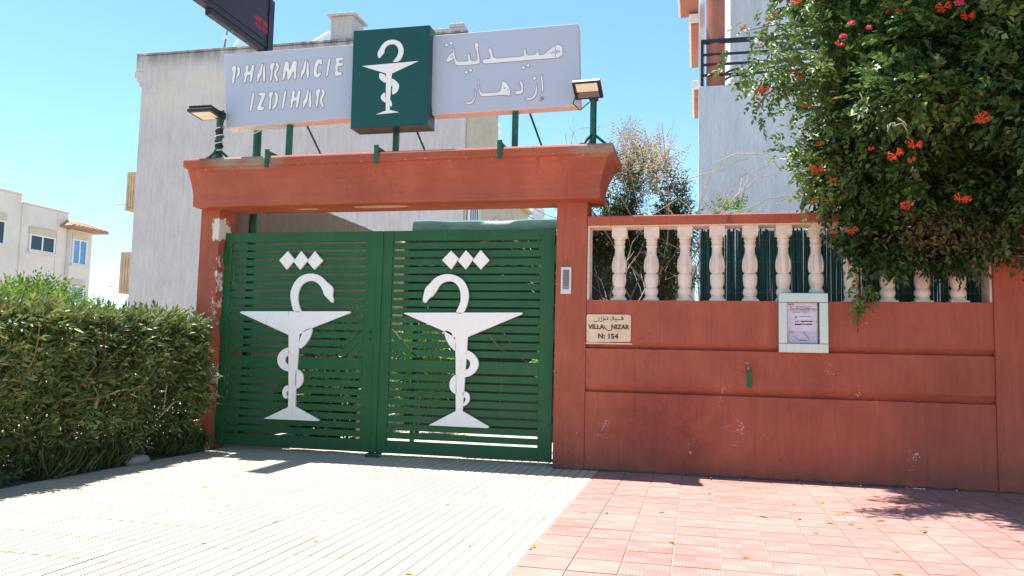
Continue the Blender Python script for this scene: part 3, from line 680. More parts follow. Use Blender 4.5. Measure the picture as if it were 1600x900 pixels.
LI = [(1133, 312), (1165, 118), (1178, 108), (1192, 115), (1190, 130), (1160, 305), (1148, 318)]
LE = [(1240, 135), (1250, 108), (1265, 102), (1328, 102), (1333, 115), (1328, 132), (1285, 138), (1278, 150), (1285, 165), (1325, 160), (1330, 180), (1318, 195), (1280, 200), (1270, 215), (1268, 245), (1275, 262), (1310, 262), (1316, 280), (1308, 298), (1245, 305), (1232, 290), (1232, 262), (1245, 235), (1232, 215), (1232, 195), (1250, 165)]
LZ = [(408, 510), (412, 488), (425, 482), (480, 482), (490, 495), (485, 515), (440, 625), (445, 638), (472, 638), (470, 660), (455, 676), (405, 680), (392, 668), (395, 640), (440, 530), (438, 515), (415, 520)]
LD = [(515, 655), (532, 540), (517, 525), (520, 492), (542, 475), (572, 472), (566, 505), (553, 530), (545, 595), (548, 668), (525, 672)]
LD2 = [(582, 474), (610, 482), (625, 520), (618, 580), (600, 635), (575, 665), (552, 668), (552, 655), (575, 615), (590, 570), (592, 525), (580, 502)]
row1 = [LP, LP2, LH, LA, LA2, LR, LR2, LM, sh(LA, 472, -37), sh(LA2, 472, -37), LC, LI, LE]
row2 = [sh(LI, -823, 372), LZ, LD, LD2, sh(LI, -478, 350), sh(LH, 500, 278), sh(LA, 497, 285), sh(LA2, 497, 285), sh(LR, 495, 283), sh(LR2, 495, 283)]
letters(sL, row1+row2, 6.924, 345, 75, YS-.003)
A1 = [(1255, 332), (1256, 245), (1250, 225), (1225, 210), (1195, 213), (1160, 232), (1110, 275), (1080, 300), (1050, 308), (1028, 302), (1040, 258), (1028, 262), (1010, 290), (990, 303), (920, 312), (912, 290), (912, 260), (900, 243), (888, 275), (893, 300), (885, 318), (750, 330), (608, 340), (598, 290), (588, 255), (570, 233), (555, 262), (575, 300), (580, 330), (565, 345), (515, 343), (502, 365), (510, 390), (560, 388), (1060, 345)]
A2 = [(445, 182), (472, 205), (463, 240), (470, 300), (482, 370), (478, 392), (275, 410), (255, 400), (242, 375), (235, 335), (225, 350), (200, 370), (165, 376), (160, 360), (175, 330), (205, 295), (228, 280), (225, 255), (235, 233), (243, 280), (245, 310), (255, 350), (270, 368), (368, 366), (368, 345), (362, 315), (378, 288), (388, 320), (392, 355), (405, 362), (450, 358), (457, 345), (450, 280), (432, 235), (428, 212)]
A3 = [(1060, 488), (1068, 520), (1075, 580), (1078, 640), (1062, 670), (1058, 630), (1055, 560), (1045, 510)]
A4 = [(1010, 575), (1020, 610), (1018, 660), (1000, 700), (960, 732), (925, 730), (900, 706), (940, 712), (975, 698), (998, 655), (1003, 605)]
A5 = [(860, 543), (885, 570), (888, 672), (815, 678), (808, 665), (815, 640), (858, 640), (868, 625), (866, 600), (850, 572)]
A6 = [(465, 533), (472, 560), (478, 620), (490, 655), (510, 665), (640, 658), (670, 650), (685, 590), (688, 560), (697, 546), (740, 580), (768, 640), (762, 690), (740, 688), (715, 680), (500, 700), (480, 685), (470, 640), (465, 580), (455, 560)]
A7 = [(430, 618), (445, 650), (442, 700), (425, 745), (385, 775), (350, 765), (330, 743), (370, 752), (405, 738), (430, 705), (434, 665)]
def dm(x, y, s=21): return [(x-s, y+2), (x-2, y-s), (x+s, y-2), (x+2, y+s)]
dots = [dm(168, 213), dm(210, 196), dm(352, 469), dm(394, 450), dm(887, 427), dm(931, 405), dm(990, 525, 22)]
letters(sR, [A1, A2, A3, A4, A5, A6, A7]+dots, 6.0, 670, 35, YS-.003, [[(1230, 265), (1200, 255), (1165, 270), (1130, 296), (1175, 298), (1215, 290), (1232, 278)], [(228, 308), (205, 320), (198, 332), (215, 336), (230, 322)], [(700, 618), (713, 605), (722, 620), (708, 632)], [(733, 632), (743, 623), (752, 640), (740, 647)]])
for pts in ([(1080, 702), (1058, 698), (1048, 712), (1080, 716), (1040, 735)], [(1186, 225), (1186, 330)]):
    MB().ribbon(poly(pts, 6.0, 670, 35, YS-.003), .0045, YS-.0075, YS-.0036).build('letter_edge', 'outline', sR)
EG = [[(237, 285), (226, 258), (227, 235), (240, 212), (252, 190), (275, 160), (305, 142), (345, 135), (385, 143), (412, 165), (428, 200), (430, 235), (418, 270), (398, 306), (340, 313), (360, 290), (380, 265), (390, 235), (388, 205), (372, 180), (350, 170), (325, 172), (300, 185), (282, 205), (278, 240), (262, 258)],
      [(243, 394), (292, 412), (290, 478), (262, 460), (240, 440), (237, 415)], [(333, 436), (368, 455), (392, 482), (394, 512), (378, 545), (340, 570), (338, 530), (345, 508), (330, 490)],
      [(284, 543), (285, 585), (291, 592), (290, 630), (262, 612), (248, 590), (258, 565)], [(321, 598), (338, 625), (338, 650), (330, 666), (320, 640)]]
EC = [(103, 342), (545, 303), (338, 400), (333, 470), (328, 560), (321, 620), (320, 684), (395, 703), (212, 720), (290, 690), (290, 590), (292, 475), (292, 400)]
for pl in EG: MB().prism(smoothed(poly(pl, 5, 545, 35, -.233), 1), -.2375, -.2335).build('snake', 'letter', fG)
MB().prism(poly(EC, 5, 545, 35, -.233), -.2375, -.2336).build('cup', 'letter', fG)
gx = [at(565, 203, 1, -.12), at(662, 199, 1, -.12)]
tb = MB(); tb.tube([(-1.97, -.125, 3.185), (-1.40, -.125, 3.185)], .028, 10); tb.build('tube_cover', 'tube_cover', sG, smooth=True)
# loose cables under the signboards
def sag(a, b, drop, n=10):
    return [(a[0]+(b[0]-a[0])*i/n, a[1]+(b[1]-a[1])*i/n, a[2]+(b[2]-a[2])*i/n-drop*4*(i/n)*(1-i/n)) for i in range(n+1)]
MB().tube(sag((-3.40, -.03, 3.30), (-2.98, 0, 3.33), .11), .005, 5).build('cable', 'cable_w', sL)
MB().tube(sag((-2.62, -.03, 3.33), (-2.02, 0, 3.33), .10), .005, 5).build('cable', 'cable_w', sL)

# ------------------------------------------------------------------ projecting LED display on its pole
ld = thing('led_display', 'dark projecting LED display with red text high on a green pole', 'display', (-3.45, .53, 0))
MB().tube([(-3.45, .53, 0), (-3.45, .53, 4.33)], .045, 14).build('pole', 'green_dark', ld, smooth=True)
MB().tube([(-3.45, .53, 2.99), (-3.45, .53, 3.01)], .048, 14).build('pole_band', 'black', ld)
MB().box(-3.475, -3.385, -.93, .62, 4.335, 4.90).build('cabinet', 'navy', ld, bevel=.004)
MB().box(-3.384, -3.377, -.86, .47, 4.40, 4.84).build('screen', 'led', ld)
MB().box(-3.465, -3.395, -.50, .60, 4.275, 4.334).build('bottom_rail', 'navy', ld, bevel=.003)
MB().box(-3.47, -3.372, .52, .625, 4.26, 4.905).build('mounting_post', 'navy', ld, bevel=.003)
for y in (-.4, -.1, .2): MB().box(-3.44, -3.42, y, y+.03, 4.27, 4.274).build('bolt', 'outline', ld)
ltx = text_mb('HABIET PRES', .075, 0, 0, 0, thick=.002, bold=.001); ln2 = text_mb('1 01 21 32 55', .072, 0, 0, 0, thick=.002, bold=.001)
lt = MB()
for m, z in ((ltx, 4.55), (ln2, 4.475)):
    xs = [v[0] for v in m.v]; mn, mx = min(xs), max(xs)
    lt.add([(-3.3755-v[1]*.5, .24+(v[0]-mn)/(mx-mn)*.26, z+v[2]) for v in m.v], m.f)
lt.build('text', 'redled', ld, kind='stuff')

# ------------------------------------------------------------------ floodlights
def floodlight(px, label, tilt, turn, kind, offx):
    x, y = px; z0, z1 = 2.888, 3.37
    g = thing('floodlight', label, 'floodlight', (x, y, z0), 'floodlights on the gate beam')
    MB().tube([(x, y, z0), (x, y, z1)], .033 if kind else .03, 12).build('pole', 'green_dark', g, smooth=True)
    for a in (0, 120, 240):
        a = math.radians(a+ (30 if kind else 0)); r = .14
        MB().tube([(x, y, z0+.13), (x+r*math.cos(a), y+r*math.sin(a), z0+.008)], .013, 6).box(x+r*math.cos(a)-.03, x+r*math.cos(a)+.03, y+r*math.sin(a)-.02, y+r*math.sin(a)+.02, z0, z0+.008).build('foot', 'green_dark', g)
    # head built flat, lens facing local -y, then tilted down and turned
    Rm = Matrix.Translation((x, y, z1)) @ Matrix.Rotation(turn, 4, 'Z') @ Matrix.Translation((offx, 0, 0)) @ Matrix.Rotation(tilt, 4, 'X')
    def T(m): m.v = [tuple(Rm @ Vector(v)) for v in m.v]; return m
    W, H, D = (.128, .10, .026) if not kind else (.135, .125, .022)
    dz = .10; oy = -.02
    hd = MB()
    hd.loft([[(-W, oy-D, dz-H), (W, oy-D, dz-H), (W, oy-D, dz+H), (-W, oy-D, dz+H)], [(-W, oy-D+.03, dz-H), (W, oy-D+.03, dz-H), (W, oy-D+.03, dz+H), (-W, oy-D+.03, dz+H)], [(-W*.7, oy+.03, dz-H*.7), (W*.7, oy+.03, dz-H*.7), (W*.7, oy+.03, dz+H*.7), (-W*.7, oy+.03, dz+H*.7)]])
    T(hd).build('housing', 'black', g, bevel=.004)
    ln = MB().box(-W*.76, W*.76, oy-D-.003, oy-D-.0005, dz-H*.12, dz+H*.78); T(ln).build('lens', 'lamp_glass', g, bevel=.001)
    bz_ = MB().box(-W*.76, W*.76, oy-D-.0025, oy-D-.0005, dz-H*.82, dz-H*.17); T(bz_).build('bezel', 'outline' if not kind else 'reflector', g)
    for k in range(12 if kind else 0):
        n_ = 12; xx = -W*.85+2*W*.85*k/(n_-1); f = MB().box(xx-.004, xx+.004, oy-.01, oy+.042, dz-H*.75, dz+H*.95); T(f).build('cooling_fin', 'black', g)
    MB().box(x-.04, x+.04, y-.045, y+.04, z1-.045, z1+.03).build('bracket', 'black', g, bevel=.004)
    return g
fr_ = floodlight((.345, -.16), 'black floodlight on a plain green pole at the wall end of the beam', math.radians(58), math.radians(-4), False, -.035)
MB().tube([(.30, -.2, 3.42), (.2, -.25, 3.36), (.17, -.24, 3.28), (.23, -.22, 3.22), (.31, -.19, 3.30)], .006, 6).build('cable', 'black', fr_, smooth=True)
fl_ = floodlight((-3.46, -.16), 'black floodlight on a cable-wrapped green pole above the hedge', math.radians(86), math.radians(0), True, -.09)
hx = MB(); pts = []
for k in range(70):
    a = k*.42; pts.append((-3.46+.043*math.cos(a), -.16+.043*math.sin(a), 2.93+k*.0052))
MB().tube(pts, .006, 5).build('cable', 'cable_w', fl_, smooth=True)
pts = [(-3.46+.041*math.cos(-k*.5+1), -.16+.041*math.sin(-k*.5+1), 2.94+k*.008) for k in range(40)]
MB().tube(pts, .007, 5).build('cable', 'black', fl_, smooth=True)
for z in (3.02, 3.16): MB().tube([(-3.46, -.16, z), (-3.46, -.16, z+.06)], .037, 12).build('tape', 'black', fl_)
MB().tube([(-3.40, -.2, 3.40), (-3.385, -.21, 3.32), (-3.42, -.19, 3.22)], .009, 6).build('cable', 'black', fl_, smooth=True)

# ------------------------------------------------------------------ courtyard seen through the slats
sw_ = thing('side_wall', 'brown rendered boundary wall running back behind the gate', 'wall', (-3.7, 3.5, 0))
MB().box(-3.8, -3.62, .32, 7.2, 0, 2.87).build('wall_face', 'brownwall', sw_, bevel=.01)
MB().box(-3.83, -3.60, .32, 7.2, 2.872, 2.90).build('coping', 'villa_white', sw_, bevel=.005)
aw = thing('awning', 'green canvas awning with scalloped edge behind the intercom-side gate leaf', 'awning', (-.85, 1.2, 0))
vs = []; fs = []; NX = 16
for i in range(NX+1):
    u = i/NX; x = -1.60+1.62*u
    wv = .012*math.sin(u*19)+.02*math.sin(u*7+1)
    for (y, z) in ((.50, 2.25), (.508, 2.31+wv*.3), (.522, 2.352+wv*.4), (.56, 2.372+wv*.3), (.85, 2.35)): vs.append((x, y, z))
for i in range(NX):
    for j in range(4): fs.append((i*5+j, (i+1)*5+j, (i+1)*5+j+1, i*5+j+1))
MB().add(vs, fs).build('canopy', 'canvas', aw, smooth=True)
sc_ = MB()
for k in range(13):
    x = -1.60+k*.125; p_ = [(x, 2.0), (x+.125, 2.0)]+[(x+.0625+.0625*math.cos(a), 1.955+.045*-math.sin(a)) for a in [i*math.pi/6 for i in range(7)]]
    sc_.prism(p_, .60, .606)
sc_.build('valance', 'canvas', aw)
edge = MB()
for k in range(13):
    x = -1.60+k*.125; edge.ribbon([(x+.0625+.0625*math.cos(a), 1.955-.045*math.sin(a)) for a in [i*math.pi/6 for i in range(7)]], .012, .595, .5995)
edge.build('valance_trim', 'frame_w', aw)
for x in (-1.58, -.02): MB().box(x-.02, x+.02, .62, .66, 0, 2.36).build('post', 'green_dark', aw)
cp = thing('garage', 'dark garage front standing at the back of the courtyard', 'garage', (-1.6, 3.5, 0))
MB().box(-2.75, .9, 3.3, 5.2, 0, 2.62).build('walls', 'brownwall', cp, bevel=.01); MB().box(-2.8, .95, 3.2, 5.3, 2.622, 2.69).build('roof', 'court', cp, bevel=.01)
for k in range(5): MB().box(-2.66+k*.68, -2.66+k*.68+.66, 3.26, 3.296, .02, 2.56).build('door_panel', 'black', cp, bevel=.006)
tag(MB().box(-2.16, -2.09, .55, .62, 0, .62).build('marker_post', 'cream', bevel=.004), 'short pale post standing behind the hedge-side gate leaf', 'post')

# ------------------------------------------------------------------ grey house behind
gh = thing('grey_house', 'tall grey roughcast house rising behind the gate and signs', 'house', (-10.5, 14, 0))
hb = MB(); hb.box(-15.85, -5.17, 14, 17.7, 0, 10.2); hb.build('upper_walls', 'greyhouse', gh)
MB().box(-15.8, -5.19, 17.7, 23, 0, 6.6).build('rear_walls', 'greyside', gh)
MB().box(-5.169, -5.13, 14.15, 17.7, 0, 9.9).build('side_face', 'greyside', gh)
cn = MB()
for k, (z0, z1, o) in enumerate(((9.22, 9.36, .1), (9.36, 9.5, .2), (9.5, 9.72, .3), (9.72, 10.22, .26))):
    cn.box(-15.85-o, -15.851, 14, 17.5, z0, z1)
cn.build('cornice', 'greyhouse', gh, bevel=.02)
MB().box(-16.1, -5.17, 13.97, 17.7, 10.222, 10.29).build('parapet_cap', 'greyhouse', gh, bevel=.02)
for z0, z1, xo in ((5.35, 6.5, .45), (2.72, 3.95, .5)):
    b = MB(); b.box(-15.86-xo, -15.86, 14.2, 14.26, z0+.02, z1); o = b.build('balcony', 'tan', gh)
    MB().box(-15.9-xo, -15.86, 14.2, 16.6, z0-.06, z0+.015).build('slab', 'tan', o)
    for k in range(5):
        a = -15.86-xo+k*xo/5; MB().box(a+.008, a+xo/5-.008, 14.16, 14.199, z0+.03, z1+.01).build('board', 'tan', o)
    MB().tube([(-15.86-xo, 14.3, z0+.15), (-15.86-xo-.5, 14.3, z0+.17)], .02, 6).build('spout', 'tan', o)
for px in (738, 779):
    p = at(px, 340, 0, -5.13); yy = p[1]
    o = MB().box(-5.135, -5.10, yy-.55, yy+.55, 3.6, 5.35).build('window', 'window', gh)
    MB().box(-5.10, -5.06, yy-.6, yy-.54, 3.55, 5.4).box(-5.10, -5.06, yy+.54, yy+.6, 3.55, 5.4).box(-5.10, -5.06, yy-.54, yy+.54, 5.34, 5.4).build('frame', 'frame_w', o)
    for k in range(5): MB().box(-5.09, -5.07, yy-.45+k*.22, yy-.42+k*.22, 3.6, 5.34).build('grille_bar', 'frame_w', o)
# terrace at the back with its thin rail
rl = MB(); zt = 6.62
for y in (17.9, 20.3, 22.7): rl.tube([(-5.12, y, zt), (-5.12, y, zt+1.0)], .03, 6)
for z in (.55, 1.0): rl.tube([(-5.12, 17.8, zt+z), (-5.12, 22.8, zt+z)], .03, 6)
rl.tube([(-5.12, 17.75, 8.6), (-5.12, 19.6, zt+.1)], .03, 6)
rl.build('terrace_rail', 'villa_white', gh)
MB().box(-5.25, -5.0, 17.7, 23, 6.5, 6.615).build('terrace_slab', 'tan', gh)
c = at(512, 22, 1, 14.2); ch = MB().box(-9.50, -8.78, 14.1, 14.9, 10.29, 11.05).build('chimney', 'chimney', gh, bevel=.03)
MB().box(-9.6, -8.68, 14.02, 15.0, 11.05, 11.13).build('cap', 'chimney', ch, bevel=.02)
MB().box(-6.35, -5.25, 14.05, 15, 10.29, 10.42).box(-5.75, -5.3, 14.05, 14.6, 10.42, 10.55).build('roof_step', 'chimney', gh, bevel=.03)
an = thing('roof_antenna', 'thin dark antenna rod on the edge of the grey house roof', 'antenna', (-12.9, 14.4, 10.29))
p0 = at(349, 78, 1, 14.4); p1 = at(355, 48, 1, 14.4)
MB().tube([(p0[0], 14.4, 10.2), tuple(p1)], [.035, .02], 6).build('rod', 'outline', an); q = at(352, 57, 1, 14.4); MB().box(q[0]-.08, q[0]+.06, 14.36, 14.44, q[2]-.08, q[2]+.02).build('clamp', 'frame_w', an)
def roof_pole(a, b, label):
    p0 = at(*a, 1, 14.5); p1 = at(*b, 1, 14.5); g = thing('roof_pole', label, 'pole', (p0[0], 14.5, 10.2))
    d = p1-p0; MB().tube([tuple(p0-d*.5), tuple(p1)], [.07, .05], 8).build('tube', 'frame_w', g); MB().box(p0[0]-d[0]*.5-.12, p0[0]-d[0]*.5+.12, 14.4, 14.6, 10.15, 10.3).build('foot', 'frame_w', g)
roof_pole((366, 76), (374, 62), 'short white slanting pole on the grey house roof beside the antenna'); roof_pole((490, 66), (515, 50), 'white slanting dish arm against the grey house chimney')

# ------------------------------------------------------------------ white villa on the right
vl = thing('white_villa', 'bluish white villa with dark balcony railing behind the flowering vine', 'house', (4, 7, 0))
MB().box(1.29, 9, 7, 7.25, 0, 5.86).build('balcony_wall', 'villa', vl, bevel=.012)
MB().box(1.9, 9, 8.6, 12, 0, 10.5).build('wall', 'villa', vl)
MB().box(1.30, 9, 7.25, 8.6, 5.3, 5.5).build('balcony_floor', 'villa_white', vl)
MB().box(1.30, 1.5, 7.26, 14, 0, 5.3).build('end_wall', 'villa_white', vl)
MB().tube([(1.585, 7.22, 5.5), (1.585, 7.22, 10.5)], .165, 24).build('column', 'villa_red', vl, smooth=True)
MB().box(1.30, 1.395, 7.5, 8.6, 5.5, 10.5).build('end_pier', 'villa_white', vl)
for z in (6.70, 6.455, 6.27, 6.075):
    r = .036 if z > 6.6 else .02
    MB().box(1.33, 9, 7.05, 7.05+2*r, z-r, z+r).build('rail', 'navy', vl, bevel=.004)
MB().box(1.325, 1.375, 7.045, 7.10, 5.86, 6.71).build('rail_post', 'navy', vl)
for x0, x1, y0, y1, z in ((1.11, 1.29, 7.3, 9.6, 7.18), (.92, 1.28, 6.75, 7.6, 7.42), (1.17, 1.29, 7.6, 9.4, 6.02)):
    o = MB().box(x0, x1, y0, y1, z, z+.16).build('eave', 'villa_white', vl, bevel=.008)
    MB().box(x0+.04, x1, y0+.05, y1-.03, z-.03, z-.002).build('soffit', 'villa_red', o)
bc = thing('balcony_chair', 'black metal chair with curved back on the villa balcony', 'chair', (1.95, 7.6, 5.5))
def arc(cx, cz, rx, rz, a0, a1, y, n=10): return [(cx+rx*math.cos(math.radians(a0+(a1-a0)*i/n)), y, cz+rz*math.sin(math.radians(a0+(a1-a0)*i/n))) for i in range(n+1)]
MB().tube(arc(1.98, 6.12, .27, .2, 180, 0, 7.5), .022, 6).tube(arc(1.98, 6.1, .22, .1, 170, 10, 7.5), .02, 6).build('backrest', 'navy', bc)
MB().lathe([(.24, 5.98), (.25, 6.0), (.24, 6.02)], (1.99, 7.6), 14).build('seat', 'navy', bc)
for x, y in ((1.71, 7.5), (2.25, 7.5), (1.98, 7.7)): MB().tube([(x, y, 5.5), (x, y, 6.1)], .024, 6).build('leg', 'navy', bc)

# ------------------------------------------------------------------ far house on the left
fh = thing('far_house', 'pale low apartment house with tiled corner bay far beyond the hedge', 'house', (-34, 26, 0))
FX = -32
MB().box(FX-8, FX, 18, 25.85, 0, 8.53).box(FX-8, FX-.004, 25.85, 28.95, 0, 8.14).build('walls', 'farhouse', fh, bevel=.03)
MB().box(FX-8, FX+.08, 17.9, 25.86, 8.532, 8.62).box(FX-8, FX+.07, 25.9, 29.0, 8.142, 8.22).build('parapet_cap', 'farhouse', fh, bevel=.02)
MB().box(FX-8, FX+.25, 28.96, 30.5, 0, 7.3).build('corner_bay', 'farhouse', fh, bevel=.03)
rf = MB().loft([[(FX-8, 28.4, 7.31), (FX+.8, 28.4, 7.31), (FX+.8, 31.1, 7.31), (FX-8, 31.1, 7.31)], [(FX-8, 28.4, 7.42), (FX+.8, 28.4, 7.42), (FX+.8, 31.1, 7.42), (FX-8, 31.1, 7.42)], [(FX-8, 28.9, 7.75), (FX-.1, 28.9, 7.75), (FX-.1, 30.3, 7.75), (FX-8, 30.3, 7.75)]]).build('tiled_roof', 'rooftile', fh)
for k in range(9):
    y = 28.5+k*.31; MB().tube([(FX+.83, y, 7.43), (FX-.1, 28.95+(y-28.5)*.52, 7.77)], .07, 6).build('roof_tile', 'rooftile', rf)
def fwin(y0, y1, z0, z1, kind, panes, x=FX):
    o = MB().box(x-.001, x+.02, y0, y1, z0, z1).build('window', kind, fh)
    f = MB().box(x+.02, x+.07, y0-.06, y0+.03, z0-.05, z1+.05).box(x+.02, x+.07, y1-.03, y1+.06, z0-.05, z1+.05).box(x+.02, x+.07, y0+.03, y1-.03, z1-.03, z1+.05).box(x+.02, x+.07, y0+.03, y1-.03, z0-.05, z0+.03)
    for k in range(1, panes): yy = y0+(y1-y0)*k/panes; f.box(x+.02, x+.06, yy-.04, yy+.04, z0+.03, z1-.03)
    f.build('frame', 'frame_w', o); MB().box(x+.005, x+.14, y0-.12, y1+.12, z0-.16, z0-.052).build('sill', 'farhouse', o)
    MB().box(x+.005, x+.05, y0-.1, y1+.1, z1+.052, z1+.4).build('lintel', 'farshade', o)
fwin(26.5, 28.05, 5.85, 6.62, 'window', 2); fwin(29.1, 30.05, 5.45, 6.75, 'bluewindow', 2, FX+.25); fwin(23.2, 24.9, 5.9, 7.0, 'window', 2); fwin(26.6, 28.0, 2.6, 3.9, 'window', 2); fwin(29.15, 30.0, 3.0, 4.2, 'bluewindow', 2, FX+.25); fwin(23.0, 24.85, 2.6, 3.8, 'window', 2); fwin(20.4, 22, 5.9, 7.0, 'window', 2)
for y in (25.9, 28.2): MB().box(FX-.003, FX+.03, y, y+.05, 0, 8.1).build('wall_joint', 'farhouse', fh)
bh = thing('back_house', 'low sunlit roof edge glimpsed between beam and awning', 'house', (-1, 24, 0))
MB().box(-2.9, 1.2, 24, 27, 0, 4.55).build('wall', 'greyside', bh); MB().box(-2.95, 1.25, 23.9, 27.1, 4.552, 4.65).build('parapet_cap', 'farhouse', bh)
p = at(843, 336, 1, 23.8); sd = thing('satellite_dish', 'small white satellite dish glimpsed above the green awning', 'dish', (p[0], 23.8, 4.6))
dm_ = MB(); rings = []
for r, d in ((.02, .1), (.2, .06), (.36, 0)): rings.append([(p[0]+r*.75*math.cos(a*math.pi/8), 23.7-d*-1-.1, p[2]+r*math.sin(a*math.pi/8)) for a in range(16)])
dm_.loft(rings); dm_.build('dish', 'frame_w', sd, smooth=True); MB().tube([(p[0], 23.8, 4.5), (p[0], 23.8, p[2])], .03, 6).build('mast', 'outline', sd); MB().tube([(p[0], 23.7, p[2]-.3), (p[0]-.4, 23.3, p[2]-.1)], .02, 6).build('arm', 'outline', sd)

# ------------------------------------------------------------------ foliage
def unit(v): return v/np.maximum(np.linalg.norm(v, axis=-1, keepdims=True), 1e-9)
def leaves(name, P, D, N, L, W, mat, parent=None, tint=None, kind='stuff', shape='kite'):
    """leaf-shaped faces: base at P, pointing along D, facing N"""
    n = len(P); D = unit(D); S = unit(np.cross(D, N)); N = np.cross(S, D)
    L = np.broadcast_to(L, (n,))[:, None]; W = np.broadcast_to(W, (n,))[:, None]
    fold = .25
    v = np.stack([P, P+D*L*.42+S*W/2+N*W*fold, P+D*L-N*L*.12, P+D*L*.42-S*W/2+N*W*fold], 1).reshape(-1, 3)
    idx = np.arange(n)[:, None]*4
    f = np.concatenate([idx+np.array([0, 1, 2]), idx+np.array([0, 2, 3])], 1).reshape(-1)
    m = bpy.data.meshes.new(name); m.vertices.add(len(v)); m.vertices.foreach_set('co', v.ravel().astype(np.float32))
    m.loops.add(len(f)); m.loops.foreach_set('vertex_index', f.astype(np.int32)); k = len(f)//3
    m.polygons.add(k); m.polygons.foreach_set('loop_start', np.arange(0, 3*k, 3, dtype=np.int32))
    m.update(calc_edges=True)
    t = rng.random(n) if tint is None else tint
    a = m.attributes.new('tint', 'FLOAT', 'POINT'); a.data.foreach_set('value', np.repeat(t, 4).astype(np.float32))
    return link(name, m, mat, parent, kind)
def sprays(C0, D, n, ln, leafL, leafW, up=.5):
    """pinnate sprays: n leaflets in pairs along each stem"""
    k = len(C0); D = unit(D); A = unit(rng.normal(size=(k, 3))*.6+np.array([0, -.35, 1.])*up*2); S = unit(np.cross(D, A)); A = np.cross(S, D)
    P, DD, NN = [], [], []
    for i in range(n):
        t = (i//2+.5)/(n/2); s = (1 if i % 2 else -1); ang = .9-.35*t
        if i == n-1: s, ang = 0, 0
        P.append(C0+D*ln[:, None]*t-A*(t*t*.25*ln[:, None])); DD.append(unit(D*math.cos(ang)+S*s*math.sin(ang)-A*.25*t+rng.normal(size=(k, 3))*.14)); NN.append(unit(A+rng.normal(size=(k, 3))*.25))
    P = np.concatenate(P); DD = np.concatenate(DD); NN = np.concatenate(NN); m = len(P)
    return P, DD, NN, leafL*(.6+.7*rng.random(m)), leafW*(.6+.7*rng.random(m))
def noise3(P, f, seed):
    r = np.random.default_rng(seed); o = np.zeros(len(P))
    for _ in range(6):
        k = r.normal(size=3)*f; o += np.sin(P@k+r.random()*6.28)
    return o/6
def blob(c, r, n, shell=.65, seed=1, amp=.16):
    """points in an uneven ellipsoid, denser near its surface; returns points and outward directions"""
    u = unit(rng.normal(size=(n, 3))); q = 1-(1-shell)*rng.random(n)**.7
    rr_ = 1+amp*noise3(u*np.array(r)*2.2, 1.6, seed)+amp*.6*noise3(u*np.array(r)*5, 1.9, seed+5)
    return np.array(c)+u*np.array(r)*(q*rr_)[:, None], u
def branch(mb, p, d, ln, r, depth, spread=.5, up=.1, rr=rnd, ymin=-99):
    pts = [Vector(p)]; d = Vector(d).normalized(); k = 4
    for i in range(k):
        d = (d+Vector((rr.gauss(0, .16), rr.gauss(0, .16), rr.gauss(0, .16)+up*.3))).normalized(); q_ = pts[-1]+d*ln/k; q_.y = max(q_.y, ymin+rr.uniform(0, .12)) if ymin > -90 else q_.y; pts.append(q_)
    mb.tube(pts, [r*(1-.5*i/k) for i in range(k+1)], 5 if r < .012 else 7, False)
    if depth > 0:
        for _ in range(rr.choice((2, 3))):
            i = rr.randint(2, k); nd = (d+Vector((rr.gauss(0, spread), rr.gauss(0, spread), rr.gauss(0, spread)))).normalized(); branch(mb, pts[i], nd, ln*rr.uniform(.55, .8), r*.55, depth-1, spread, up, rr, ymin)

# hedge: clipped, long narrow leaves, its courtyard side facing the driveway
hg = thing('hedge', 'clipped leafy hedge along the left edge of the driveway', 'hedge', (-4.05, -2.5, 0))
n = 40000
y = rng.uniform(-5.3, -.13, n); sel = rng.random(n)
z = 1.23*rng.random(n)**.75; x = -3.5-.22*rng.random(n)**1.6-.02
top = sel < .30; z[top] = 1.23-.16*rng.random(top.sum())**1.5; x[top] = rng.uniform(-4.5, -3.5, top.sum())
ins = sel > .86; x[ins] = rng.uniform(-4.4, -3.6, ins.sum()); z[ins] = rng.uniform(.1, 1.22, ins.sum())
P = np.stack([x, y, z], 1)
P[:, 0] += .14*noise3(P, 2.4, 3)+.03*noise3(P, 6, 8)-.05*(z < .3); P[:, 2] += (.05*noise3(P, 2.6, 4)+.03*noise3(P, 9, 14))*np.clip(z, 0, 1)
gap = noise3(P, 4.2, 21); thin = np.clip((P[:, 1]+1.5)/1.4, 0, 1)*np.clip((1.05-P[:, 2])/.8, 0, 1)
keep = (gap > -.46+.5*thin) | (P[:, 2] > 1.2); P = P[keep]; n = len(P)
tw = P[:, 2] > 1.12
D = np.stack([.75*np.abs(rng.normal(size=n)), rng.normal(size=n)*.7, rng.normal(size=n)*.75+.25], 1); D[tw] += np.array([0, 0, .7])
N = unit(rng.normal(size=(n, 3))*.6+np.array([.4, -.1, .8]))
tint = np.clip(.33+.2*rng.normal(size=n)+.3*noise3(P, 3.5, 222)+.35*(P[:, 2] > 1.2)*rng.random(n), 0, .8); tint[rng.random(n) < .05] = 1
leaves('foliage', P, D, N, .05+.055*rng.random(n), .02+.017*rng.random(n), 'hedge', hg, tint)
k = 3600; y = rng.uniform(-5.2, -.2, k); z = 1.20*rng.random(k)**.7; x = -3.5-.12*rng.random(k); tp = rng.random(k) < .36; z[tp] = 1.20+.02*rng.normal(size=tp.sum()); x[tp] = rng.uniform(-4.4, -3.5, tp.sum())
P = np.stack([x, y, z], 1); P[:, 0] += .15*noise3(P, 2.4, 3); P[:, 2] += .07*noise3(P, 2.6, 4)*np.clip(z, 0, 1)
D = rng.normal(size=(k, 3))*.5+np.array([.55, 0, .35]); D[tp] = rng.normal(size=(tp.sum(), 3))*.45+np.array([.15, -.05, 1]); q = sprays(P, D, 9, .08+.09*rng.random(k), .07, .026, .4); m_ = len(q[0])
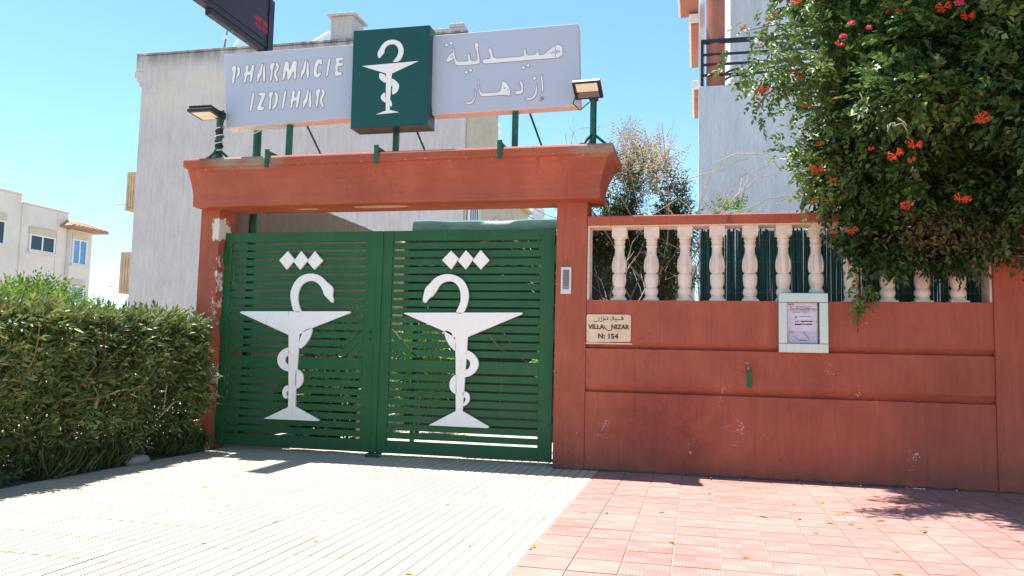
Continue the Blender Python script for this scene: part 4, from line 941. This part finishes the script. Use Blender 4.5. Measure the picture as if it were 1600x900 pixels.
leaves('shoots', *q, 'hedge', hg, np.clip(.45+.2*rng.normal(size=m_)+.2*(q[0][:, 2] > 1.2)+.3*noise3(q[0], 3.5, 222), 0, .9))
tg = MB(); rr2 = random.Random(5)
for k in range(110):
    yy = rr2.uniform(-4.6, -.1); p0 = (rr2.uniform(-4.3, -3.62), yy, 0); branch(tg, p0, (rr2.gauss(.1, .25), rr2.gauss(0, .3), 1), rr2.uniform(.55, .9), rr2.uniform(.006, .013), 1, .5, .2, rr2)
tg.build('twigs', 'bark', hg, kind='stuff')
def stem(pxs, r, x=-3.55):
    pts = [at(a, b, 0, x) for a, b in pxs]; return pts, r
for pxs, r in (([(148, 638), (160, 585), (168, 560), (158, 545)], .016), ([(165, 570), (180, 552), (190, 530)], .011), ([(165, 570), (170, 545), (163, 520)], .012), ([(245, 655), (270, 630), (298, 600), (305, 570)], .011), ([(190, 640), (200, 600), (215, 560)], .009), ([(255, 640), (262, 590), (280, 540)], .009)):
    MB().tube([tuple(at(a, b, 0, -3.5)) for a, b in pxs], [r*(1-.12*i) for i in range(len(pxs))], 7).build('branch', 'drytwig', hg, smooth=True)
# grass and weeds at the foot of the hedge
n = 9000; P = np.stack([-3.50+rng.normal(size=n)*.05-.04, rng.uniform(-4.6, -.1, n), np.zeros(n)], 1)
D = np.stack([.35+.45*rng.normal(size=n), .5*rng.normal(size=n), np.full(n, 1.)], 1); keep = noise3(P, 3.5, 6) > -.25; P, D = P[keep], D[keep]; n = len(P)
g = leaves('grass', P, D, unit(rng.normal(size=(n, 3))+np.array([1, 0, .3])), .06+.24*rng.random(n)**2, .007+.006*rng.random(n), 'hedge', None, np.clip(.3+.2*rng.normal(size=n), 0, 1)); g['kind'] = 'stuff'
st = MB(); rg = []
for k, (rz, z) in enumerate(((.09, 0), (.105, .03), (.09, .06), (.05, .078))): rg.append([(-3.40+rz*.8*math.cos(a*math.pi/6)*(1+.1*math.sin(a*2.2)), -1.17+rz*1.35*math.sin(a*math.pi/6), z) for a in range(12)])
tag(st.loft(rg).build('stone', 'stone', smooth=True), 'grey stone lying at the foot of the hedge', 'stone')
# bushy crown showing over the hedge at far left
bb = thing('bush', 'bright green bush rising behind the left end of the hedge', 'bush', (-6.0, .3, 0))
P, U = blob((-6.0, .3, 1.16), (.72, .6, .56), 1300, .5, 31, .2)
q = sprays(P, U+np.array([0, -.2, .5]), 7, .12+.08*rng.random(len(P)), .055, .024, .6); leaves('foliage', *q, 'bright', bb)
m = MB(); branch(m, (-6.0, .3, 0), (0, 0, 1), .8, .04, 2, .5, .1, rnd); m.build('trunk', 'bark', bb)

# flowering vine over the pilaster
vn = thing('flowering_vine', 'large dark green climbing vine with red trumpet flowers spilling over the wall', 'vine', (3.9, .5, 0))
parts = [((3.95, -.05, 3.75), (1.75, 1.25, 1.55), 6200, .35, 41), ((3.7, .2, 5.1), (1.65, 1.2, 1.3), 4600, .35, 42), ((3.25, -.2, 2.5), (.85, .40, .52), 2300, .3, 43), ((4.4, -.3, 2.45), (1.05, .5, .72), 2300, .3, 44),
         ((2.75, -.35, 3.3), (.62, .6, .95), 2300, .3, 45), ((2.62, -.1, 4.5), (.75, .6, .95), 2300, .3, 46), ((5.2, 0, 4), (1.4, 1.2, 2), 3600, .4, 47), ((4.2, .9, 3.6), (1.6, .45, 2.2), 6500, .1, 51), ((3.1, -.95, 4.95), (1.0, .85, .45), 2600, .3, 58), ((3.6, .45, 3.2), (.9, .3, .9), 1800, .1, 59), ((2.95, -.5, 4.87), (.75, .95, .33), 2200, .1, 60), ((4.2, -.75, 3.3), (1.3, .8, 1.0), 3200, .3, 52), ((3.1, -1.0, 3.35), (.62, .5, .62), 1100, .3, 53), ((2.75, -1.15, 2.95), (.3, .35, .22), 260, .2, 55), ((3.9, -1.15, 2.95), (1.0, .55, .6), 1300, .3, 54), ((4.3, -.6, 4.75), (1.45, 1.1, .5), 3000, .3, 56), ((5.4, -.8, 4.2), (1.0, 1.0, .8), 1600, .3, 57), ((2.5, -.1, 2.6), (.38, .3, .38), 650, .3, 48), ((2.8, -.15, 2.02), (.36, .15, .27), 420, .2, 49), ((3.3, -.12, 1.98), (.45, .13, .22), 420, .2, 50)]
PP, DD = [], []
for c, r, k, sh_, sd_ in parts:
    k = int(k*.85); P, U = blob(c, r, k, sh_, sd_, .34); PP.append(P); DD.append(U*1.0+np.array([-.15, -.35, .1])+rng.normal(size=(k, 3))*.5)
P = np.concatenate(PP); D = np.concatenate(DD)
inwall = (P[:, 1] > -.04) & (P[:, 1] < .3) & (P[:, 2] < 2.3); P, D = P[~inwall], D[~inwall]
gap = noise3(P, 3.2, 77); keep = (gap > -.5) | (P[:, 1] > .3); P, D = P[keep], D[keep]
q = sprays(P, D, 9, .11+.09*rng.random(len(P)), .058, .038, .6); m_ = len(q[0])
tint = np.clip(.36+.17*rng.normal(size=m_)+.32*noise3(q[0], 2.6, 123)+.2*noise3(q[0], 7, 124), 0, .85); tint[rng.random(m_) < .02] = 1
leaves('foliage', *q, 'vine', vn, tint)
# leafy runners reaching out to the left, each a chain of sprays on a thin stem
rst = MB(); RP, RD = [], []
def runner(pts, dens=40, sp=.09, yv=-.6):
    W3 = [at(a, b, 1, y_) for a, b, y_ in pts]
    rst.tube([tuple(p) for p in W3], [.009]+[.006]*(len(W3)-2)+[.003], 5, False)
    for i in range(len(W3)-1):
        a, b = W3[i], W3[i+1]; k = max(3, int(dens*np.linalg.norm(b-a))); t = rng.random(k)[:, None]
        RP.append(a+(b-a)*t+rng.normal(size=(k, 3))*sp); RD.append(unit(b-a)*.5+rng.normal(size=(k, 3))*.7+np.array([0, -.2, -.25]))
runner([(1330, 60, -.5), (1270, 40, -.7), (1215, 38, -.9), (1165, 48, -1.0)], 60, .06); runner([(1330, 20, -.4), (1280, 5, -.6), (1245, 8, -.7)], 50, .05)
runner([(1340, 120, -.5), (1270, 100, -.8), (1200, 105, -1.05), (1155, 118, -1.15)], 130, .08); runner([(1300, 130, -.6), (1225, 130, -.9), (1195, 150, -1.0), (1180, 172, -1.0)], 90, .05)
runner([(1340, 150, -.5), (1280, 145, -.6), (1240, 150, -.8)], 90, .07); runner([(1240, 100, -.9), (1215, 65, -.95), (1185, 60, -1)], 60, .05)
runner([(1320, 270, -.4), (1270, 255, -.5), (1235, 245, -.6), (1222, 228, -.65)], 70, .04); runner([(1330, 250, -.4), (1290, 270, -.5), (1255, 285, -.55), (1262, 300, -.55)], 120, .07)
runner([(1340, 300, -.3), (1300, 312, -.35), (1280, 322, -.35)], 80, .05); runner([(1345, 440, -.08), (1352, 465, -.08), (1350, 485, -.08)], 110, .04); runner([(1320, 360, -.2), (1300, 372, -.25)], 70, .04)
runner([(1330, 200, -.5), (1275, 190, -.6), (1250, 205, -.6)], 100, .07)
P = np.concatenate(RP); D = np.concatenate(RD); q = sprays(P, D, 7, .08+.05*rng.random(len(P)), .046, .028, .5)
leaves('runner_leaves', *q, 'vine', vn, np.clip(.66+.18*rng.normal(size=len(q[0])), 0, .95)); rst.build('runner_stems', 'bark', vn, kind='stuff')  # brighter leaf tint paints in the sunlit look of the runners
# dry brown leaves under the overhang
P1, U = blob((3.3, -.36, 2.05), (.7, .2, .33), 950, .2, 91); P2, U2 = blob((4.1, -.5, 2.3), (.6, .2, .4), 500, .3, 92)
P = np.concatenate([P1, P2]); k = len(P); leaves('dry_leaves', P, rng.normal(size=(k, 3))+np.array([0, -.5, -.6]), rng.normal(size=(k, 3))+np.array([0, -1, 0]), .035+.03*rng.random(k), .016+.012*rng.random(k), 'vine_dry', vn)
tk = MB(); rr3 = random.Random(9)
for (p, d, l, r) in (((3.9, .6, 0), (0, -.05, 1), 2.6, .09), ((3.7, .5, 1.8), (-.1, -.1, .9), 1.5, .05), ((4.2, .5, 2), (.3, -.1, .9), 1.7, .05)): branch(tk, p, d, l, r, 1, .3, .05, rr3)
tk.build('trunk', 'bark', vn)
fmesh = {}
def flower_mesh(kind):
    n_ = 9; r_ = np.random.default_rng(3 if kind == 'red_flower' else 8); vs_, fs_ = [], []
    mb = MB()
    for k in range(n_):
        a = r_.random()*6.28; e = r_.uniform(.1, 1.2); d = Vector((math.cos(a)*math.cos(e), math.sin(a)*math.cos(e), math.sin(e))); L = r_.uniform(.03, .05) if kind == 'red_flower' else r_.uniform(.015, .03)
        mb.tube([d*.005, d*L*.6, d*L], [.002, .0045, .006], 5, False)
        s_ = d.orthogonal().normalized()
        for j in range(4):
            t = Matrix.Rotation(j*1.571+a, 3, d) @ s_; b = d.cross(t); w_ = .008 if kind == 'red_flower' else .014; l2 = .018 if kind == 'red_flower' else .022
            o = d*L; mb.add([o, o+t*l2*.5+b*w_/2+d*.004, o+t*l2+d*.002, o+t*l2*.5-b*w_/2+d*.004], [(0, 1, 2, 3)])
    m = mb.mesh('flower'); a = m.attributes.new('tint', 'FLOAT', 'POINT'); a.data.foreach_set('value', r_.random(len(m.vertices)).astype(np.float32)); m.materials.append(MT[kind]); return m
for k in ('red_flower', 'pink_flower'): fmesh[k] = flower_mesh(k)
def flower(px, py, y_, s=1., kind='red_flower'):
    p = at(px, py, 1, y_); o = bpy.data.objects.new('flower', fmesh[kind]); C.objects.link(o); o.parent = vn; o.location = Vector(p)-vn.location
    o.rotation_euler = (rnd.uniform(.7, 1.7), rnd.uniform(-.5, .5), rnd.uniform(-.6, .6)); o.scale = (s*.98,)*3
for f in ((1384, 14, -.95, 1.3, 'pink_flower'), (1330, 38, -.95, 1.0, 'pink_flower'), (1318, 58, -.95, .9, 'pink_flower'), (1358, 44, -.95, .8, 'pink_flower'), (1368, 33, -1, .6, 'pink_flower'), (1500, 5, -1.4, 1.3, 'pink_flower'), (1474, 12, -1.4, 1.1), (1512, 26, -1.4, 1.0), (1408, 17, -1.1, .7), (1533, 185, -1.5, 1.1), (1429, 227, -1.4, 1.05), (1400, 243, -1.35, 1.15), (1277, 264, -.75, 1.05), (1301, 281, -.65, .6), (1501, 311, -1.3, 1.0), (1413, 323, -1.15, .8), (1333, 360, -.6, .8), (1303, 362, -.5, .6), (1272, 316, -.5, .6), (1194, 140, -1.15, .8), (1186, 147, -1.15, .6), (1211, 123, -1.05, .6), (1248, 122, -.95, .7), (1238, 112, -.95, .6), (1246, 3, -.8, 1.0), (1162, 43, -1.05, .55), (1200, 33, -.95, .5), (1211, 25, -.95, .5), (1190, 74, -1.05, .5), (1312, 71, -.95, .8), (1258, 166, -.85, .5), (1425, 250, -1.35, .6), (1280, 225, -.75, .6), (1361, 233, -1.1, .5), (1510, 312, -1.3, .7), (1422, 318, -1.15, .6)): flower(*f)
for pts in ([(1386, 205), (1392, 192), (1398, 192)], [(1402, 184), (1412, 190), (1417, 197)], [(1398, 196), (1410, 192), (1418, 205)], [(1343, 145), (1346, 150), (1347, 157)]):
    MB().tube([tuple(at(a, b, 1, -1.42)) for a, b in pts], [.004, .005, .002], 5).build('seed_pod', 'drytwig', vn)

# shrub behind the wall beside the beam, with dry bloom on top
sb = thing('shrub', 'dark leafy shrub with dry bloom tips behind the wall beside the beam', 'shrub', (.8, 1.1, 0))
PP = []; UU = []
for c, r, k, s_ in (((.64, 1.1, 2.45), (.52, .45, .66), 2200, 61), ((.75, 1.1, 1.75), (.5, .4, .7), 1500, 62), ((.35, 1.0, 2.35), (.4, .4, .5), 1200, 63), ((1.05, 1.15, 2.35), (.22, .3, .5), 500, 64)):
    P, U = blob(c, r, k, .25, s_, .22); PP.append(P); UU.append(U)
P = np.concatenate(PP); U = np.concatenate(UU); keep = noise3(P, 4.5, 66) > -.2; P, U = P[keep], U[keep]
q = sprays(P, U+rng.normal(size=P.shape)*.5+np.array([0, -.2, .2]), 7, .09+.06*rng.random(len(P)), .05, .016, .4); leaves('foliage', *q, 'shrub', sb)
P, U = blob((.72, 1.05, 2.95), (.46, .4, .42), 900, .2, 67, .3); q = sprays(P, U*.6+rng.normal(size=P.shape)*.4+np.array([0, 0, .7]), 9, .12+.08*rng.random(len(P)), .024, .012, .4); leaves('dry_bloom', *q, 'bloom', sb)
P, U = blob((.58, 1.0, 3.2), (.12, .12, .28), 160, .2, 68, .3); q = sprays(P, U*.4+np.array([0, 0, .9]), 9, .12+.08*rng.random(len(P)), .016, .008, .4); leaves('dry_bloom', *q, 'bloom', sb)
tk = MB(); rr4 = random.Random(12)
for k in range(7): branch(tk, (.75+rr4.uniform(-.2, .3), 1.1+rr4.uniform(-.2, .2), 0), (rr4.gauss(0, .15), rr4.gauss(-.05, .12), 1), rr4.uniform(1.4, 1.8), .02, 3, .4, .12, rr4, .45)
tk.build('stems', 'drytwig', sb)
# bare dry twigs above the wall
db = thing('dry_shrub', 'bare pale twigs poking up behind the garden wall coping', 'shrub', (1.3, .7, 0))
tk = MB(); rr5 = random.Random(21)
for k in range(17):
    branch(tk, (1.25+rr5.uniform(-.3, .5), .95+rr5.uniform(-.1, .3), 1.3), (rr5.gauss(.1, .3), rr5.gauss(0, .1), 1), rr5.uniform(.7, 1.0), .0055, 2, .5, .0, rr5, .5)
for pts in ([(1090, 330), (1115, 255), (1150, 240), (1185, 240), (1205, 248), (1222, 268)], [(1020, 335), (1060, 310), (1100, 345)], [(985, 335), (960, 290), (940, 300), (920, 340)], [(1000, 335), (985, 270), (960, 240), (975, 200)], [(1150, 335), (1200, 310), (1240, 305), (1262, 300)]):
    tk.tube([tuple(at(a, b, 1, .55)) for a, b in pts], .005, 5, False)
tk.build('twigs', 'drytwig', db)
P, U = blob((1.55, .75, 2.42), (.28, .2, .1), 60, .2, 70, .3); q = sprays(P, U+np.array([0, 0, .6]), 7, .07+.05*rng.random(len(P)), .035, .02, .4); leaves('leaves', *q, 'bright', db)
# planting in the courtyard
def bush(label, c, r, k, mat, s_, name='courtyard_bush'):
    g = thing(name, label, 'bush', (c[0], c[1], 0)); P, U = blob(c, r, k, .3, s_, .2)
    q = sprays(P, U+rng.normal(size=P.shape)*.4+np.array([0, -.2, .3]), 7, .10+.08*rng.random(len(P)), .06, .026, .5); leaves('foliage', *q, mat, g)
    m = MB(); branch(m, (c[0], c[1], 0), (0, 0, 1), c[2], .03, 2, .5, .1, rnd); m.build('stem', 'bark', g)
bush('low dark bush behind the hedge-side gate leaf', (-2.62, 1.1, .5), (.72, .4, .5), 1500, 'shrub', 81)
bush('yellow green bush glimpsed behind the gate seam', (-2.12, 2.3, .85), (.42, .4, .6), 700, 'bright', 82)
bush('yellow green bush glimpsed beside the intercom pillar', (-.18, 1.2, 1.0), (.16, .35, .42), 300, 'bright', 83)
bush('tall dark bush against the brown wall of the courtyard', (-3.1, 2.6, .75), (.45, .7, .8), 1100, 'shrub', 84)

dl = MB(); vs = []; N_ = 420
for i in range(N_+1):
    x = .0+4.8*i/N_; w_ = .012+.022*max(0, math.sin(x*5.1)*.5+math.sin(x*13.7+1)*.35+rnd.uniform(-.4, .5)); vs += [(x, -.0005-(.014 if x < .29 or x > 3.61 else 0), .012+.004*math.sin(x*31)), (x, -.018-w_, .0022)]
dl.add(vs, [(2*i, 2*i+1, 2*i+3, 2*i+2) for i in range(N_)]); dl.build('dirt', 'soil', kind='stuff')
# ------------------------------------------------------------------ fallen leaves
lm = MB().add([(-.5, 0, .02), (-.15, -.2, .12), (.2, -.18, .1), (.55, 0, .25), (.2, .18, .16), (-.15, .2, .05)], [(0, 1, 5), (1, 2, 4, 5), (2, 3, 4)]).mesh('fallen_leaf')
a_ = lm.attributes.new('tint', 'FLOAT', 'POINT'); a_.data.foreach_set('value', np.array([.2, .5, .6, .4, .5, .3], np.float32)); lm.materials.append(MT['fallen'])
def fallen(px, py, s, label, group):
    p = at(px, py, 2, .003); o = bpy.data.objects.new('fallen_leaf', lm); C.objects.link(o); o.location = p; o.scale = (s, s, s); o.rotation_euler = (rnd.uniform(-.2, .3), rnd.uniform(-.2, .2), rnd.uniform(0, 6.28)); tag(o, label, 'leaf', group)
FR = 'small curled orange brown dry leaf lying on the red pavement'; FW = 'small dry leaf speck lying on the cream driveway tiles'
for px, py, s in ((1273, 760, .05), (1284, 786, .06), (1348, 796, .05), (1192, 807, .07), (1296, 817, .075), (1329, 819, .06), (1249, 811, .05), (1164, 871, .055), (1274, 833, .05), (1317, 803, .05), (1343, 825, .05), (1108, 771, .035), (1186, 763, .04), (1125, 785, .04), (1240, 788, .05), (1308, 804, .04), (1400, 862, .05), (1445, 823, .06), (1445, 831, .06), (1514, 819, .03), (1588, 845, .045), (1403, 897, .06), (911, 801, .06), (1034, 800, .06), (948, 802, .04), (1050, 847, .05), (1498, 814, .03)): fallen(px, py, s, FR, 'dry leaves scattered on the red pavement')
for px, py, s in ((700, 788, .06), (730, 852, .05), (832, 855, .06), (755, 774, .04), (365, 745, .05), (320, 762, .05), (354, 790, .045), (430, 815, .04), (640, 897, .06), (590, 789, .03), (860, 752, .03), (850, 812, .03), (317, 848, .05), (492, 846, .05)): fallen(px, py, s, FW, 'dry leaf specks on the driveway')
